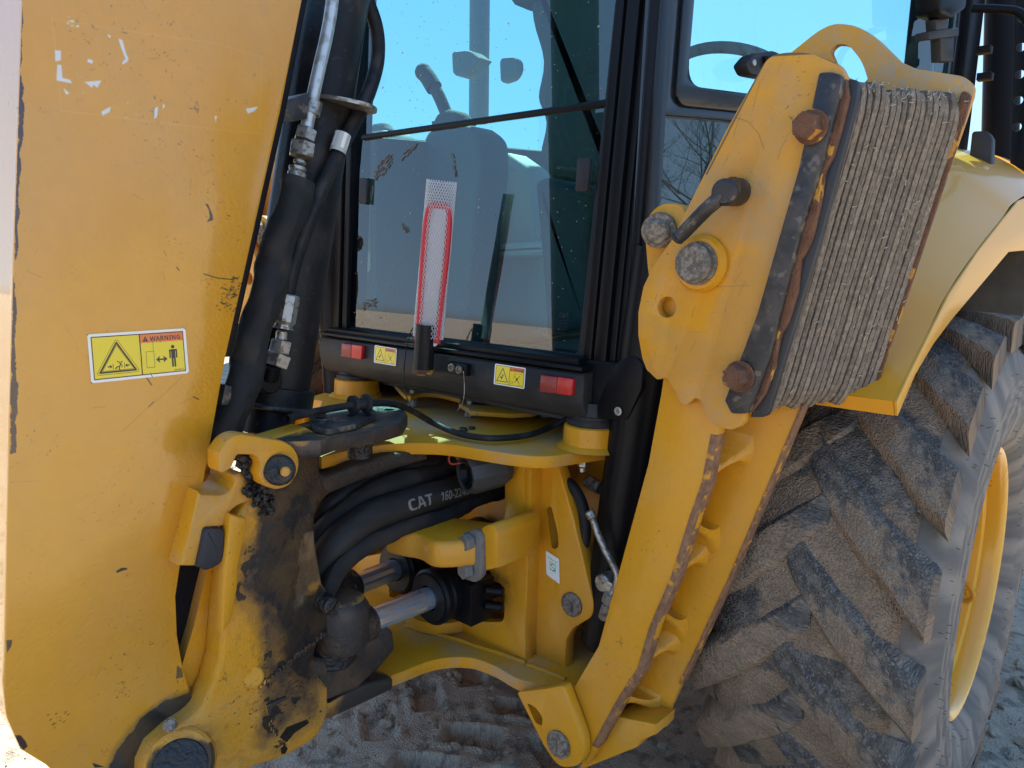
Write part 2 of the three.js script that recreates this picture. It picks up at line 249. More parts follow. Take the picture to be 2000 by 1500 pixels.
{
  const n = 620, P = [], I = [], U = [], ax = (t, c) => { const s = t * 2 - 1; return c + 2.9 * s + 330 * Math.pow(Math.abs(s), 9) * Math.sign(s); };
  for (let j = 0; j <= n; j++) for (let i = 0; i <= n; i++) { const x = ax(i / n, 0.1), z = ax(j / n, -2.0), far = Math.hypot(x, z + 2); P.push(x, far < 40 ? groundH(x, z) : 0, z); U.push(x, -z); }
  for (let j = 0; j < n; j++) for (let i = 0; i < n; i++) { const a = j * (n + 1) + i, b = a + n + 1; I.push(a, b, a + 1, b, b + 1, a + 1); }
  const g = new THREE.BufferGeometry(); g.setAttribute('position', new THREE.Float32BufferAttribute(P, 3)); g.setAttribute('uv', new THREE.Float32BufferAttribute(U, 2)); g.setIndex(I); g.computeVertexNormals();
  const map = dataTex(1024, (x, y) => { let c = mix3([0.37, 0.30, 0.22], [0.49, 0.41, 0.305], fbm(x, y, 5, 5, 111)); c = mix3(c, [0.22, 0.18, 0.132], sst(0.52, 0.75, fbm(x, y, 40, 4, 112))); return mix3(c, [0.5, 0.45, 0.38], 0.6 * sst(0.82, 0.9, vn(x * 300, y * 300, 300, 113))); }, true, 1.7);
  const bump = dataTex(1024, (x, y) => 0.6 * fbm(x, y, 30, 5, 114) + 0.4 * vn(x * 256, y * 256, 256, 115), false, 0.8);
  const m = obj('ground', g, std({ map, roughness: 0.95, bumpMap: bump, bumpScale: 0.012 }));
  m.userData = { kind: 'structure', label: 'dry tan dirt yard with tyre prints under the machine', category: 'ground' };
}
{
  seed = 77; const g0 = new THREE.IcosahedronGeometry(1, 1), p = g0.attributes.position;
  for (let i = 0; i < p.count; i++) { const k = 0.75 + 0.5 * hsh(Math.round(p.getX(i) * 50), Math.round(p.getY(i) * 50 + p.getZ(i) * 90), 3); p.setXYZ(i, p.getX(i) * k, p.getY(i) * k * 0.7, p.getZ(i) * k); }
  g0.computeVertexNormals(); g0.setAttribute('uv', new THREE.Float32BufferAttribute(new Float32Array(p.count * 2).map((_, i) => (i % 7) * 0.01), 2));
  const N = 5200, im = new THREE.InstancedMesh(g0, std({ color: new THREE.Color().setRGB(0.38, 0.30, 0.21), roughness: 0.95, bumpMap: speck, bumpScale: 0.004 }), N), q = new THREE.Object3D();
  for (let i = 0; i < N; i++) { const near = i < 3200, x = near ? rr(-0.9, 1.6) : rr(-9, 2), z = near ? rr(-3.4, -0.3) : rr(-10, 0), s = (near ? 0.0028 : 0.006) + 0.018 * Math.pow(rnd(), 8); q.position.set(x, groundH(x, z) + s * 0.3, z); q.scale.set(s * rr(0.8, 1.5), s, s * rr(0.8, 1.5)); q.rotation.set(rr(0, 3), rr(0, 6), rr(0, 3)); q.updateMatrix(); im.setMatrixAt(i, q.matrix); im.setColorAt(i, new THREE.Color().setScalar(rr(0.7, 1.25))); }
  im.name = 'gravel'; im.castShadow = im.receiveShadow = true; im.userData = { kind: 'stuff', label: 'small dirt clods and pebbles strewn over the yard', category: 'gravel' }; scene.add(im);
}
// bare trees along the edge of the yard, mirrored in the cab's side glass
M.bark = std({ map: dataTex(256, (x, y) => mix3([0.055, 0.045, 0.036], [0.13, 0.11, 0.09], fbm(x, y, 12, 4, 121)), true, 0.6), roughness: 0.95 });
function bareTree(x, z, h, s, label) {
  seed = s; const t = thing('bare_tree', label, 'tree', 'bare trees at the edge of the yard'); t.position.set(x, 0, z);
  const geos = { trunk: [], branches: [] };
  const seg = (a, b, r0, r1, k) => { const g = new THREE.CylinderGeometry(r1, r0, a.distanceTo(b), r0 > 0.05 ? 8 : 4, 1, true); g.translate(0, a.distanceTo(b) / 2, 0); g.applyQuaternion(new THREE.Quaternion().setFromUnitVectors(new THREE.Vector3(0, 1, 0), b.clone().sub(a).normalize())); g.translate(a.x, a.y, a.z); geos[k].push(tidy(g, null, false)); };
  const grow = (p, d, len, r, lev) => {
    let q = p.clone(), dir = d.clone(); const n = lev < 2 ? 4 : 3;
    for (let i = 0; i < n; i++) {
      dir.add(new THREE.Vector3(rr(-1, 1), rr(-0.4, 0.7), rr(-1, 1)).multiplyScalar(0.16)).normalize();
      const e = q.clone().addScaledVector(dir, len / n), r1 = r * (1 - 0.14); seg(q, e, r, r1, lev === 0 ? 'trunk' : 'branches'); q = e; r = r1;
      if (lev < 5 && (i > 0 || lev > 0)) { const side = new THREE.Vector3(rr(-1, 1), rr(-0.1, 0.7), rr(-1, 1)).normalize(); grow(q, dir.clone().lerp(side, rr(0.45, 0.75)).normalize(), len * rr(0.5, 0.72), r * rr(0.45, 0.65), lev + 1); }
    }
    if (lev < 5) grow(q, dir, len * 0.7, r * 0.8, lev + 1);
  };
  grow(new THREE.Vector3(0, -0.05, 0), new THREE.Vector3(rr(-0.1, 0.1), 1, rr(-0.1, 0.1)).normalize(), h * 0.30, h * 0.017, 0);
  obj('trunk', geos.trunk, M.bark, t); obj('branches', geos.branches, M.bark, t);
}
[[21, -4.4, 5.2], [19.5, -6.0, 4.8], [21.5, -7.6, 5.5], [19, -8.8, 5], [20, -11.6, 7.5], [16.5, -13.0, 9], [18, -15.4, 11], [15.2, -15.6, 9.5], [16, -18.2, 11], [13.4, -18.0, 9], [23, -10.5, 6.5], [20.5, -17, 12], [24, -6.5, 6], [20.5, -3.0, 5], [22.5, -9.2, 5.5]].forEach(([x, z, h], i) => bareTree(x, z, h, 900 + i * 13, h < 7 ? 'low leafless tree with short trunk at the edge of the yard' : 'tall leafless tree with fine spreading branches at the edge of the yard'));

// white truck beyond the cab
{
  const t = thing('white_truck', 'white truck parked on sunlit dirt beyond the cab', 'truck'); t.position.set(-9.7, 0, -9.6); t.rotation.y = 0.6;
  const w = std({ color: new THREE.Color().setRGB(0.72, 0.72, 0.7), roughness: 0.4 }), k = M.rubberBlack;
  obj('cab_body', plate('X', 1.1, 2.2, [[-0.9, 0.8, 0.1], [0.95, 0.8, 0.1], [0.95, 1.7, 0.12], [0.7, 2.9, 0.2], [-0.9, 2.9, 0.15]], { bevel: 0.06 }), w, t);
  obj('cargo_box', plate('X', 1.2, 2.4, [[-4.6, 1, 0.04], [-1.0, 1, 0.04], [-1.0, 2.6, 0.04], [-4.6, 2.6, 0.04]], { bevel: 0.03 }), w, t);
  obj('chassis', box(-0.45, 0.45, 0.6, 0.98, -0.8, 4.6, 0.02), k, t);
  for (const s of [-1, 1]) obj('side_window', plate('X', s > 0 ? 1.108 : -1.09, 0.02, [[-0.1, 1.75, 0.05], [0.72, 1.75, 0.05], [0.55, 2.6, 0.08], [-0.1, 2.6, 0.05]], { bevel: 0.004 }), M.black, t);
  for (const [s, z] of [[-1, -0.2], [1, -0.2], [-1, 3.4], [1, 3.4]]) { const wh = grp('wheel', t); obj('tyre', turned([s * 0.8, 0.5, z], [s * 1.1, 0.5, z], [[0.28, 0], [0.46, 0], [0.5, 0.04], [0.5, 0.24], [0.46, 0.28], [0.28, 0.28]], 28), k, wh); obj('rim', cyl([s * 0.85, 0.5, z], [s * 1.06, 0.5, z], 0.28), w, wh); }
}

// ---------- the machine ----------
const loader = thing('backhoe_loader', 'yellow backhoe loader with black cab, raised boom and folded stabilizer leg', 'backhoe loader');
const part = (name) => grp(name, loader);

// rear boom
const OUT = [[0.4053,1.7962],[0.8745,1.9343],[0.8541,1.8592],[0.8065,1.6603],[0.6875,1.2175],[0.6373,0.9875],[0.5926,0.8569],[0.5824,0.803],[0.5825,0.7309],[0.591,0.659],[0.6077,0.5899],[0.6418,0.5147],[0.6698,0.4156],[0.6461,0.3199],[0.5525,0.3328],[0.4431,0.4477],[0.3651,0.5886],[0.3319,0.6318],[0.3164,0.694,0.01],[0.3153,0.7533],[0.3193,0.785],[0.3485,1.1513],[0.3696,1.4029]];
{
  const boom = part('boom');
  const rustEdge = [[0.4007,1.7816],[0.3977,1.7005],[0.3925,1.6448],[0.3943,1.6314],[0.397,1.6237],[0.3937,1.6106],[0.3945,1.5934],[0.3903,1.5753],[0.3906,1.5599],[0.3858,1.5326],[0.3852,1.5113],[0.3816,1.4954],[0.3808,1.4811],[0.3791,1.4645],[0.3794,1.4466],[0.3761,1.4249],[0.3754,1.4031],[0.3711,1.3848],[0.3689,1.3797],[0.3703,1.4029],[0.38,1.5108],[0.3921,1.6584],[0.3982,1.7809]];
  const rustEdge2 = [[0.3653,1.3629],[0.368,1.3446],[0.366,1.3004],[0.362,1.2559],[0.3612,1.2108],[0.3621,1.1917],[0.3592,1.1653],[0.3552,1.1428],[0.3557,1.1195],[0.354,1.1012],[0.3466,1.0993],[0.3566,1.2413]];
  const S = sheet(0.22, 0.98, 0.28, 1.95, 900, (u, v) => {
    const x = u * 0.9, y = v * 0.5, w = 0.006 * (fbm(u, v, 60, 3, 131) - 0.5), c = yellowAt(u % 1, v % 1, 0.10, 0.5, scr1);
    if (inside(u + w, v + w, rustEdge) || inside(u + w, v + w, rustEdge2)) return mix3([0.028, 0.016, 0.013], [0.10, 0.045, 0.025], fbm(u, v, 80, 3, 132));
    const pc = [[0.5725,0.4867]][0], gr = Math.hypot(u - pc[0], v - pc[1]) + 0.02 * (fbm(u, v, 30, 4, 133) - 0.5);
    if (gr < 0.124) return mix3([0.012, 0.012, 0.014], [0.06, 0.045, 0.03], fbm(u, v, 50, 3, 134));
    return mix3(c, [0.16, 0.10, 0.02], 0.75 * (gr < 0.136 ? 1 - (gr - 0.124) / 0.012 : 0));
  });
  seed = 5;
  // torn-off sticker: its outline and white remnants
  S.line([[0.4374,1.7263],[0.54,1.7336],[0.6844,1.7478],[0.7714,1.7433],[0.7626,1.6123],[0.6183,1.6065],[0.4426,1.6005],[0.4374,1.7263]], 0.0007, 'rgba(225,180,100,.55)');
  const W = 'rgba(214,216,222,.92)';
  for (const q of [[[0.4384,1.6834],[0.4465,1.6845],[0.4458,1.6709],[0.4382,1.6679]], [[0.4407,1.6642],[0.4461,1.6646],[0.4465,1.6469],[0.4568,1.646],[0.4593,1.6415],[0.4381,1.6418]], [[0.5281,1.7197],[0.534,1.7189],[0.5385,1.7005],[0.542,1.6938],[0.5402,1.6882],[0.5331,1.683],[0.5317,1.6849],[0.5373,1.6921],[0.5313,1.7079]], [[0.4764,1.6468],[0.5005,1.6536],[0.4941,1.6413],[0.4885,1.6454],[0.4868,1.64]], [[0.4471,1.6328],[0.4551,1.627],[0.4501,1.624]], [[0.4983,1.608],[0.512,1.6177],[0.5102,1.6092],[0.4995,1.6022]], [[0.5793,1.6265],[0.5851,1.6298],[0.5828,1.6138],[0.5777,1.6091]], [[0.5927,1.635],[0.5967,1.6333],[0.5923,1.6263]], [[0.7379,1.6517],[0.7626,1.6592],[0.7545,1.6501],[0.7416,1.6437]], [[0.4831,1.6808],[0.4902,1.6801],[0.4885,1.6746],[0.4815,1.6761]], [[0.6799,1.6306],[0.6845,1.6305],[0.6814,1.6209]], [[0.5119,1.7219],[0.5177,1.7211],[0.5153,1.7168]]]) S.fill(q, W);
  S.chips([[0.4631,1.7262]][0], 8, 0.01, 0.005, W); S.chips([[0.4661,1.6521]][0], 8, 0.025, 0.003, W); S.chips([[0.5783,1.6427]][0], 14, 0.09, 0.0022, W); S.chips([[0.5456,1.6179]][0], 14, 0.09, 0.002, W);
  const B = 'rgba(28,24,22,.88)';
  S.fill([[0.6589,1.4838],[0.6635,1.4833],[0.6712,1.4659],[0.6718,1.4574],[0.6607,1.4533],[0.6665,1.4622],[0.665,1.4741]], B); S.chips([[0.6687,1.4743]][0], 16, 0.045, 0.004, B); S.chips([[0.6073,1.4243]][0], 7, 0.03, 0.003, B);
  S.line([[0.6524,1.3659],[0.6773,1.3591],[0.7059,1.3566]], 0.0014, B); S.chips([[0.7126,1.3512]][0], 26, 0.012, 0.006, 'rgba(50,45,46,.85)'); S.chips([[0.7063,1.3332]][0], 24, 0.01, 0.006, 'rgba(50,45,46,.85)'); S.chips([[0.694,1.3117]][0], 20, 0.012, 0.005, 'rgba(50,45,46,.85)');
  S.chips([[0.7001,1.3215]][0], 34, 0.028, 0.006, 'rgba(50,45,46,.85)'); S.chips([[0.6583,1.3511]][0], 6, 0.01, 0.004, B);
  S.line([[0.5475,1.1978],[0.5561,1.1825]], 0.0018, B); S.line([[0.5583,1.1537],[0.5495,1.1461]], 0.0012, B); S.line([[0.627,1.1548],[0.636,1.1493]], 0.0018, B); S.chips([[0.6383,1.1626]][0], 9, 0.02, 0.003, 'rgba(120,75,20,.8)');
  S.line([[0.6093,1.1923],[0.5758,1.1648],[0.5495,1.1461],[0.507,1.1115]], 0.0008, 'rgba(120,80,20,.6)'); S.line([[0.5852,1.4027],[0.5891,1.3945]], 0.001, 'rgba(120,80,20,.8)'); S.line([[0.6055,1.3764],[0.6097,1.3714]], 0.0014, B); S.line([[0.5813,1.3693],[0.585,1.3543]], 0.0008, 'rgba(120,80,20,.6)');
  S.fill([[0.4849,0.878],[0.4948,0.8814],[0.5021,0.8792],[0.5037,0.8761],[0.4946,0.8761],[0.4872,0.8747]], B); S.chips([[0.5041,0.867]][0], 5, 0.008, 0.002, B); S.chips([[0.4917,0.6672]][0], 14, 0.018, 0.0035, B); S.chips([[0.3843,0.6676]][0], 14, 0.024, 0.0045, B); S.chips([[0.4806,0.6802]][0], 10, 0.05, 0.002, B); S.chips([[0.4555,0.567]][0], 12, 0.014, 0.003, B);
  S.fill([[0.3238,0.6598],[0.3333,0.6554],[0.3395,0.642],[0.3417,0.6321],[0.3359,0.6289],[0.3284,0.6439]], 'rgba(58,34,28,.95)'); S.fill([[0.5803,0.6731],[0.5884,0.664],[0.5906,0.6473],[0.5776,0.6487]], 'rgba(70,66,62,.8)'); S.fill([[0.3239,0.8163],[0.3318,0.8134],[0.3299,0.8041],[0.324,0.7956]], 'rgba(60,48,38,.8)'); S.fill([[0.4324,0.558],[0.4518,0.5405],[0.4359,0.5477]], B);
  for (let i = 0; i < 26; i++) S.chips([rr(0.3, 0.85), rr(0.45, 1.9)], 1 + 3 * rnd(), 0.006, rr(0.0007, 0.0018), rnd() < 0.6 ? B : 'rgba(130,85,20,.8)');
  for (let i = 0; i < 26; i++) { const u = rr(0.3, 0.85), v = rr(0.45, 1.9), a = rr(-0.5, 1.5); S.line([[u, v], [u + 0.02 * Math.cos(a), v + 0.02 * Math.sin(a)]], 0.0006, 'rgba(120,80,25,.6)'); }
  const face = M.yellow.clone(); face.map = S.tex(); face.clearcoat = 1; face.clearcoatRoughness = 0.13; face.specularIntensity = 1; face.roughness = 0.34;
  obj('side_panel', plate('X', 0.165, 0.012, OUT, { bevel: 0.002 }), face, boom).userData.label = 'scratched yellow side panel with rust along its edge';
  obj('side_panel', plate('X', -0.153, 0.012, OUT), M.yellow, boom);
  const L = [[0.4053,1.7962],[0.3696,1.4029],[0.3485,1.1513],[0.3193,0.785],[0.3136,0.7038],[0.3294,0.6382]], back = [...L.map(([u, v]) => [u + 0.006, v]), ...L.map(([u, v]) => [u + 0.014, v]).reverse()];
  obj('cover_plate', plate('X', 0.1535, 0.307, back, { bevel: 0 }), std({ map: M.yellow.map, roughness: 0.4, clearcoat: 1, clearcoatRoughness: 0.03, bumpMap: peel, bumpScale: 0.0002 }), boom);
  const Rr = [[0.8745,1.9343],[0.8541,1.8592],[0.8065,1.6603],[0.6875,1.2175],[0.6373,0.9875],[0.5926,0.8569],[0.5824,0.803],[0.5825,0.7309],[0.591,0.659],[0.6077,0.5899]], fr = [...Rr.map(([u, v]) => [u - 0.004, v]), ...Rr.map(([u, v]) => [u - 0.014, v]).reverse()];
  obj('cover_plate', plate('X', 0.1535, 0.307, fr, { bevel: 0 }), M.blackDust, boom);
  obj('edge_guard', plate('X', 0.150, 0.05, [...Rr.slice(0, 4).map(([u, v]) => [u - 0.002, v]), ...Rr.slice(0, 4).map(([u, v]) => [u + 0.020, v]).reverse()], { bevel: 0.002 }), M.black, boom);
  obj('foot_web', plate('X', 0.12, 0.24, [[0.5981,0.8519],[0.6721,0.8311],[0.6599,0.7637],[0.6398,0.699],[0.6092,0.6134],[0.5893,0.6217]], { bevel: 0 }), M.matte, boom);
  // transport-lock bracket and bump stop welded to the boom
  obj('lock_bracket', plate('X', 0.205, 0.09, [[0.6108,0.9973],[0.6178,0.9903],[0.6532,0.9819,0.004],[0.6688,0.9871,0.004],[0.677,1.0005,0.004],[0.6744,1.0141,0.003],[0.6912,1.0166,0.004],[0.6971,1.0108,0.003],[0.7111,0.9649,0.006],[0.7059,0.9583,0.004],[0.6817,0.956,0.01],[0.6638,0.9448,0.01],[0.6573,0.9236,0.006],[0.6224,0.9294],[0.6026,0.8648],[0.5723,0.8735],[0.5923,0.9332]], { bevel: 0.006 }), M.yellowWorn, boom);
  obj('bump_stop', plate('X', 0.215, 0.08, [[0.6155,0.9328,0.006],[0.6519,0.9228,0.01],[0.6517,0.8832],[0.6443,0.8587,0.012],[0.6167,0.8544,0.004],[0.5995,0.8668]], { bevel: 0.006 }), M.rubberBlack, boom);
  // warning decal
  const c = document.createElement('canvas'); c.width = 1024; c.height = 486; const g = c.getContext('2d'), rect = (x, y, w, h, r, f) => { g.fillStyle = f; g.beginPath(); g.roundRect(x, y, w, h, r); g.fill(); };
  rect(0, 0, 1024, 486, 26, '#f0e9dc'); rect(30, 28, 964, 430, 8, '#17130e'); rect(40, 38, 470, 410, 2, '#edd02c'); rect(522, 38, 462, 410, 2, '#edd02c'); rect(522, 38, 462, 88, 0, '#e8763a');
  const tri = (P, f) => { g.fillStyle = f; g.beginPath(); P.forEach((p, i) => (i ? g.lineTo(...p) : g.moveTo(...p))); g.closePath(); g.fill(); }, ink = '#1a1510';
  g.lineJoin = 'round'; g.lineCap = 'round'; const tl = (P, w, col) => { g.strokeStyle = col; g.lineWidth = w; g.beginPath(); P.forEach((p, i) => (i ? g.lineTo(...p) : g.moveTo(...p))); g.closePath(); g.stroke(); };
  tl([[275, 92], [85, 396], [465, 396]], 40, ink); tl([[275, 92], [85, 396], [465, 396]], 32, '#edd02c'); tl([[275, 100], [94, 392], [456, 392]], 17, ink);
  const pl = (P, w) => { g.strokeStyle = ink; g.lineWidth = w; g.beginPath(); P.forEach((p, i) => (i ? g.lineTo(...p) : g.moveTo(...p))); g.stroke(); };
  const arrow = (x, y, s) => tri([[x, y - 6], [x + 24 * s, y - 6], [x + 24 * s, y - 20], [x + 46 * s, y], [x + 24 * s, y + 20], [x + 24 * s, y + 6], [x, y + 6]], ink);
  arrow(172, 338, 1); pl([[226, 312], [226, 364]], 6); arrow(392, 338, -1); pl([[340, 312], [340, 364]], 6);
  pl([[270, 288], [292, 304], [304, 320]], 9); pl([[304, 312], [290, 345], [262, 346], [248, 364]], 11); pl([[290, 345], [284, 366], [294, 384]], 9); pl([[302, 318], [316, 334], [312, 352]], 8); g.fillStyle = ink; g.beginPath(); g.arc(314, 298, 8, 0, 7); g.fill();
  tri([[575, 56], [545, 112], [606, 112]], ink); g.fillStyle = '#e8763a'; g.fillRect(572, 74, 6, 20); g.fillRect(572, 99, 6, 6);
  g.fillStyle = ink; g.font = 'bold 66px sans-serif'; g.textBaseline = 'alphabetic'; const tw = g.measureText('WARNING').width; g.save(); g.translate(622, 110); g.scale(340 / tw, 1); g.fillText('WARNING', 0, 0); g.restore();
  g.strokeStyle = ink; g.lineWidth = 4; g.strokeRect(570, 218, 84, 166);
  tri([[672, 308], [716, 270], [708, 300], [758, 300], [750, 270], [796, 308], [750, 346], [758, 316], [708, 316], [716, 346]], ink);
  g.beginPath(); g.arc(865, 186, 19, 0, 7); g.fill(); rect(820, 212, 90, 20, 10, ink); rect(820, 214, 17, 92, 8, ink); rect(893, 214, 17, 92, 8, ink); g.fillStyle = ink; g.fillRect(842, 220, 46, 90); rect(842, 300, 20, 100, 8, ink); rect(868, 300, 20, 100, 8, ink);
  g.font = 'bold 20px sans-serif'; g.fillText('339-7065  0', 862, 440); pl([[640, 80], [652, 120], [650, 218]], 4); pl([[742, 60], [740, 130]], 3); pl([[600, 440], [620, 486]], 6);
  seed = 93; for (let i = 0; i < 260; i++) { g.fillStyle = `rgba(${rnd() < 0.7 ? '110,85,40' : '235,225,200'},${rr(0.08, 0.4)})`; g.beginPath(); g.ellipse(rr(0, 1024), rr(0, 486), rr(1, 7), rr(0.5, 2.5), rr(0, 3), 0, 7); g.fill(); }
  const t = new THREE.CanvasTexture(c); t.colorSpace = THREE.SRGBColorSpace; t.anisotropy = 8;
  const [[a0, b0], [a1, b1], [a2, b2]] = [[0.4605,1.2714],[0.618,1.2743],[0.4625,1.1942]], dg = new THREE.BufferGeometry();
  const Q = [[0.1664,1.2714,-0.4603],[0.1664,1.2744,-0.6161],[0.1664,1.1969,-0.6196],[0.1664,1.1943,-0.4624]]; dg.setAttribute('position', new THREE.Float32BufferAttribute(Q.flat(), 3)); dg.setAttribute('uv', new THREE.Float32BufferAttribute([0, 1, 1, 1, 1, 0, 0, 0], 2)); dg.setIndex([0, 3, 2, 0, 2, 1]); dg.computeVertexNormals();
  obj('warning_decal', dg, std({ map: t, roughness: 0.35, clearcoat: 0.4 }), boom).userData.label = 'yellow and orange crushing-hazard warning decal';
}

// boom hoist cylinder with its pipework
{
  const b = part('boom_cylinder'), A = [[0,1.0764,-0.8802],[0,1.8737,-1.0268],[0,2.1115,-1.0803]];
  obj('barrel', [turned(A[0], A[2], [[0, 0.004], [0.078, 0.004], [0.082, 0.01], [0.082, 0.05], [0.07, 0.052], [0.07, 1.3], [0, 1.3]], 48), cyl([[0,1.0229,-0.8645]][0], A[0], 0.052)], M.blackDust, b);
  obj('end_ring', tidy(new THREE.TorusGeometry(0.079, 0.006, 8, 40).applyQuaternion(new THREE.Quaternion().setFromUnitVectors(new THREE.Vector3(0, 0, 1), V(A[2]).sub(V(A[0])).normalize())).translate(A[0][0], A[0][1] + 0.01, A[0][2]), null), M.steelBlack, b);
  const port = [[0.082,1.1528,-0.8232],[0.082,1.1762,-0.8271]][0]; obj('port', [cyl([0.04, port[1], port[2]], [0.092, port[1] + 0.002, port[2]], 0.026), cyl([[0.085,1.1563,-0.8226]][0], [[0.097,1.1884,-0.8238]][0], 0.017)], M.black, b);
  obj('clamp_plate', plate('Y', 0, 0.008, spl([[-0.085, 0.0], [-0.02, 0.06], [0.07, 0.055], [0.115, 0], [0.07, -0.055], [-0.02, -0.06]], 40, true), { bevel: 0.001 }).rotateZ(-0.12).rotateX(-0.1).translate(...[[0.03,1.7248,-1.0237]][0]), M.zinc, b);
  obj('clamp_block', plate('X', 0.13, 0.09, [[0.842,1.6879],[0.8924,1.7106],[0.8861,1.6608],[0.8282,1.6427]], { bevel: 0.003 }), M.steelBlack, b);
  obj('lower_bracket', [plate('X', 0.135, 0.05, [[0.7022,1.1642],[0.7407,1.1546],[0.7358,1.1241],[0.6932,1.1272]], { bevel: 0.003 }), plate('X', 0.142, 0.03, [[0.7243,1.1505],[0.7428,1.1505],[0.7401,1.1217],[0.7204,1.1202]], { bevel: 0.002 })], M.steelBlack, b);
  obj('strut', plate('X', 0.10, 0.06, [[0.7329,1.1391],[0.7691,1.1452],[0.7495,1.0472],[0.6976,1.0532]], { bevel: 0.004 }), M.steelBlack, b);
}
obj('hydraulic_tube', tube([[0.115,1.9517,-0.9598],[0.115,1.8949,-0.9559],[0.115,1.8359,-0.9448],[0.115,1.7557,-0.9228],[0.115,1.691,-0.9058],[0.115,1.6514,-0.8961],[0.115,1.6345,-0.8913]], 0.0125, { seg: 60, rad: 16 }), M.steelTube, loader).userData.label = 'bare steel hydraulic tube beside the boom';
{
  const n = part('hose_fitting');
  const q = [[0.115,1.6984,-0.9106],[0.115,1.6746,-0.9045],[0.115,1.6447,-0.896],[0.115,1.6227,-0.8889],[0.115,1.6186,-0.8865],[0.115,1.5912,-0.8816],[0.115,1.5853,-0.8803],[0.115,1.5753,-0.8768],[0.115,1.5712,-0.8744],[0.115,1.5516,-0.8707]];
  obj('clamp_sleeve', turned(q[0], q[1], [[0.0125, 0], [0.018, 0], [0.018, 0.026], [0.0125, 0.026]], 24), M.zinc, n);
  obj('hex_nut', hex(q[2], q[3], 0.021), M.zinc, n); obj('hex_nut', hex(q[4], q[5], 0.025), M.zinc, n);
  obj('nipple', [cyl(q[6], q[7], 0.012), turned(q[8], q[9], [[0, 0], [0.017, 0], [0.017, 0.006], [0.014, 0.008], [0.018, 0.012], [0.018, 0.022], [0, 0.022]], 20)], M.zinc, n);
  obj('hose_clamp', turned([[0.115,1.5459,-0.8718]][0], [[0.115,1.532,-0.867]][0], [[0.019, 0], [0.0225, 0], [0.0225, 0.011], [0.019, 0.011]], 28), M.chrome, n);
}
obj('sleeved_hose', tube([[0.115,1.548,-0.873],[0.115,1.5133,-0.8622],[0.115,1.4589,-0.8433],[0.115,1.3903,-0.8188],[0.115,1.3223,-0.7956],[0.115,1.2645,-0.7782],[0.115,1.2166,-0.7632],[0.115,1.1832,-0.7529],[0.115,1.1409,-0.735],[0.115,1.0845,-0.7159],[0.115,1.0291,-0.694]], 0.031, { seg: 90, rad: 22, wob: 0.010 }), M.sleeve, loader).userData.label = 'hydraulic hose in a creased black fabric sleeve';
{
  const h = part('hydraulic_hose');
  obj('hose', tube([[0,2.0127,-1.0536],[0.01,1.9742,-1.1062],[0.02,1.9072,-1.1391],[0.03,1.8412,-1.137],[0.05,1.7619,-1.0988],[0.07,1.688,-1.0452],[0.09,1.6224,-0.9923],[0.09,1.5414,-0.948],[0.09,1.4629,-0.9107],[0.09,1.3911,-0.8801],[0.09,1.3253,-0.8616]], 0.0155, { seg: 110, rad: 16 }), M.hose, h);
  const q = [[0.095,1.6507,-0.9951],[0.095,1.6125,-0.981],[0.095,1.3256,-0.8642],[0.095,1.26,-0.8492],[0.095,1.255,-0.8468],[0.095,1.2347,-0.8453],[0.095,1.2337,-0.8442],[0.095,1.2096,-0.838],[0.095,1.2075,-0.8391],[0.095,1.1837,-0.8284]];
  const lc = document.createElement('canvas'); lc.width = 256; lc.height = 128; const g = lc.getContext('2d'); g.fillStyle = '#b9b8b0'; g.fillRect(0, 0, 256, 128); g.fillStyle = '#e6e4dc'; g.fillRect(0, 10, 150, 108); g.fillStyle = '#444'; for (let i = 0; i < 3; i++) for (let k = 0; k < 11; k++) if ((k * 7 + i * 3) % 5) g.fillRect(10 + k * 12, 22 + i * 32, 8, 16 - (k % 3) * 3);
  const lt = new THREE.CanvasTexture(lc); lt.colorSpace = THREE.SRGBColorSpace; lt.repeat.set(18, 11); lt.wrapS = lt.wrapT = THREE.RepeatWrapping;
  obj('part_tag', tube([q[0], q[1]], 0.0168, { seg: 4, rad: 20 }), std({ map: lt, roughness: 0.4 }), h);
  obj('crimp_ferrule', turned(q[2], q[3], [[0, 0], [0.019, 0.001], [0.022, 0.004], [0.0225, 0.055], [0.018, 0.062], [0.018, 0.066], [0.021, 0.067], [0.021, 0.07], [0, 0.07]], 8, 0.2), M.zinc, h);
  obj('stem', cyl(q[4], q[6], 0.0115), M.zinc, h); obj('hex_nut', hex(q[5], q[7], 0.0215), M.zinc, h); obj('hex_nut', hex(q[8], q[9], 0.0265), M.zinc, h);
}

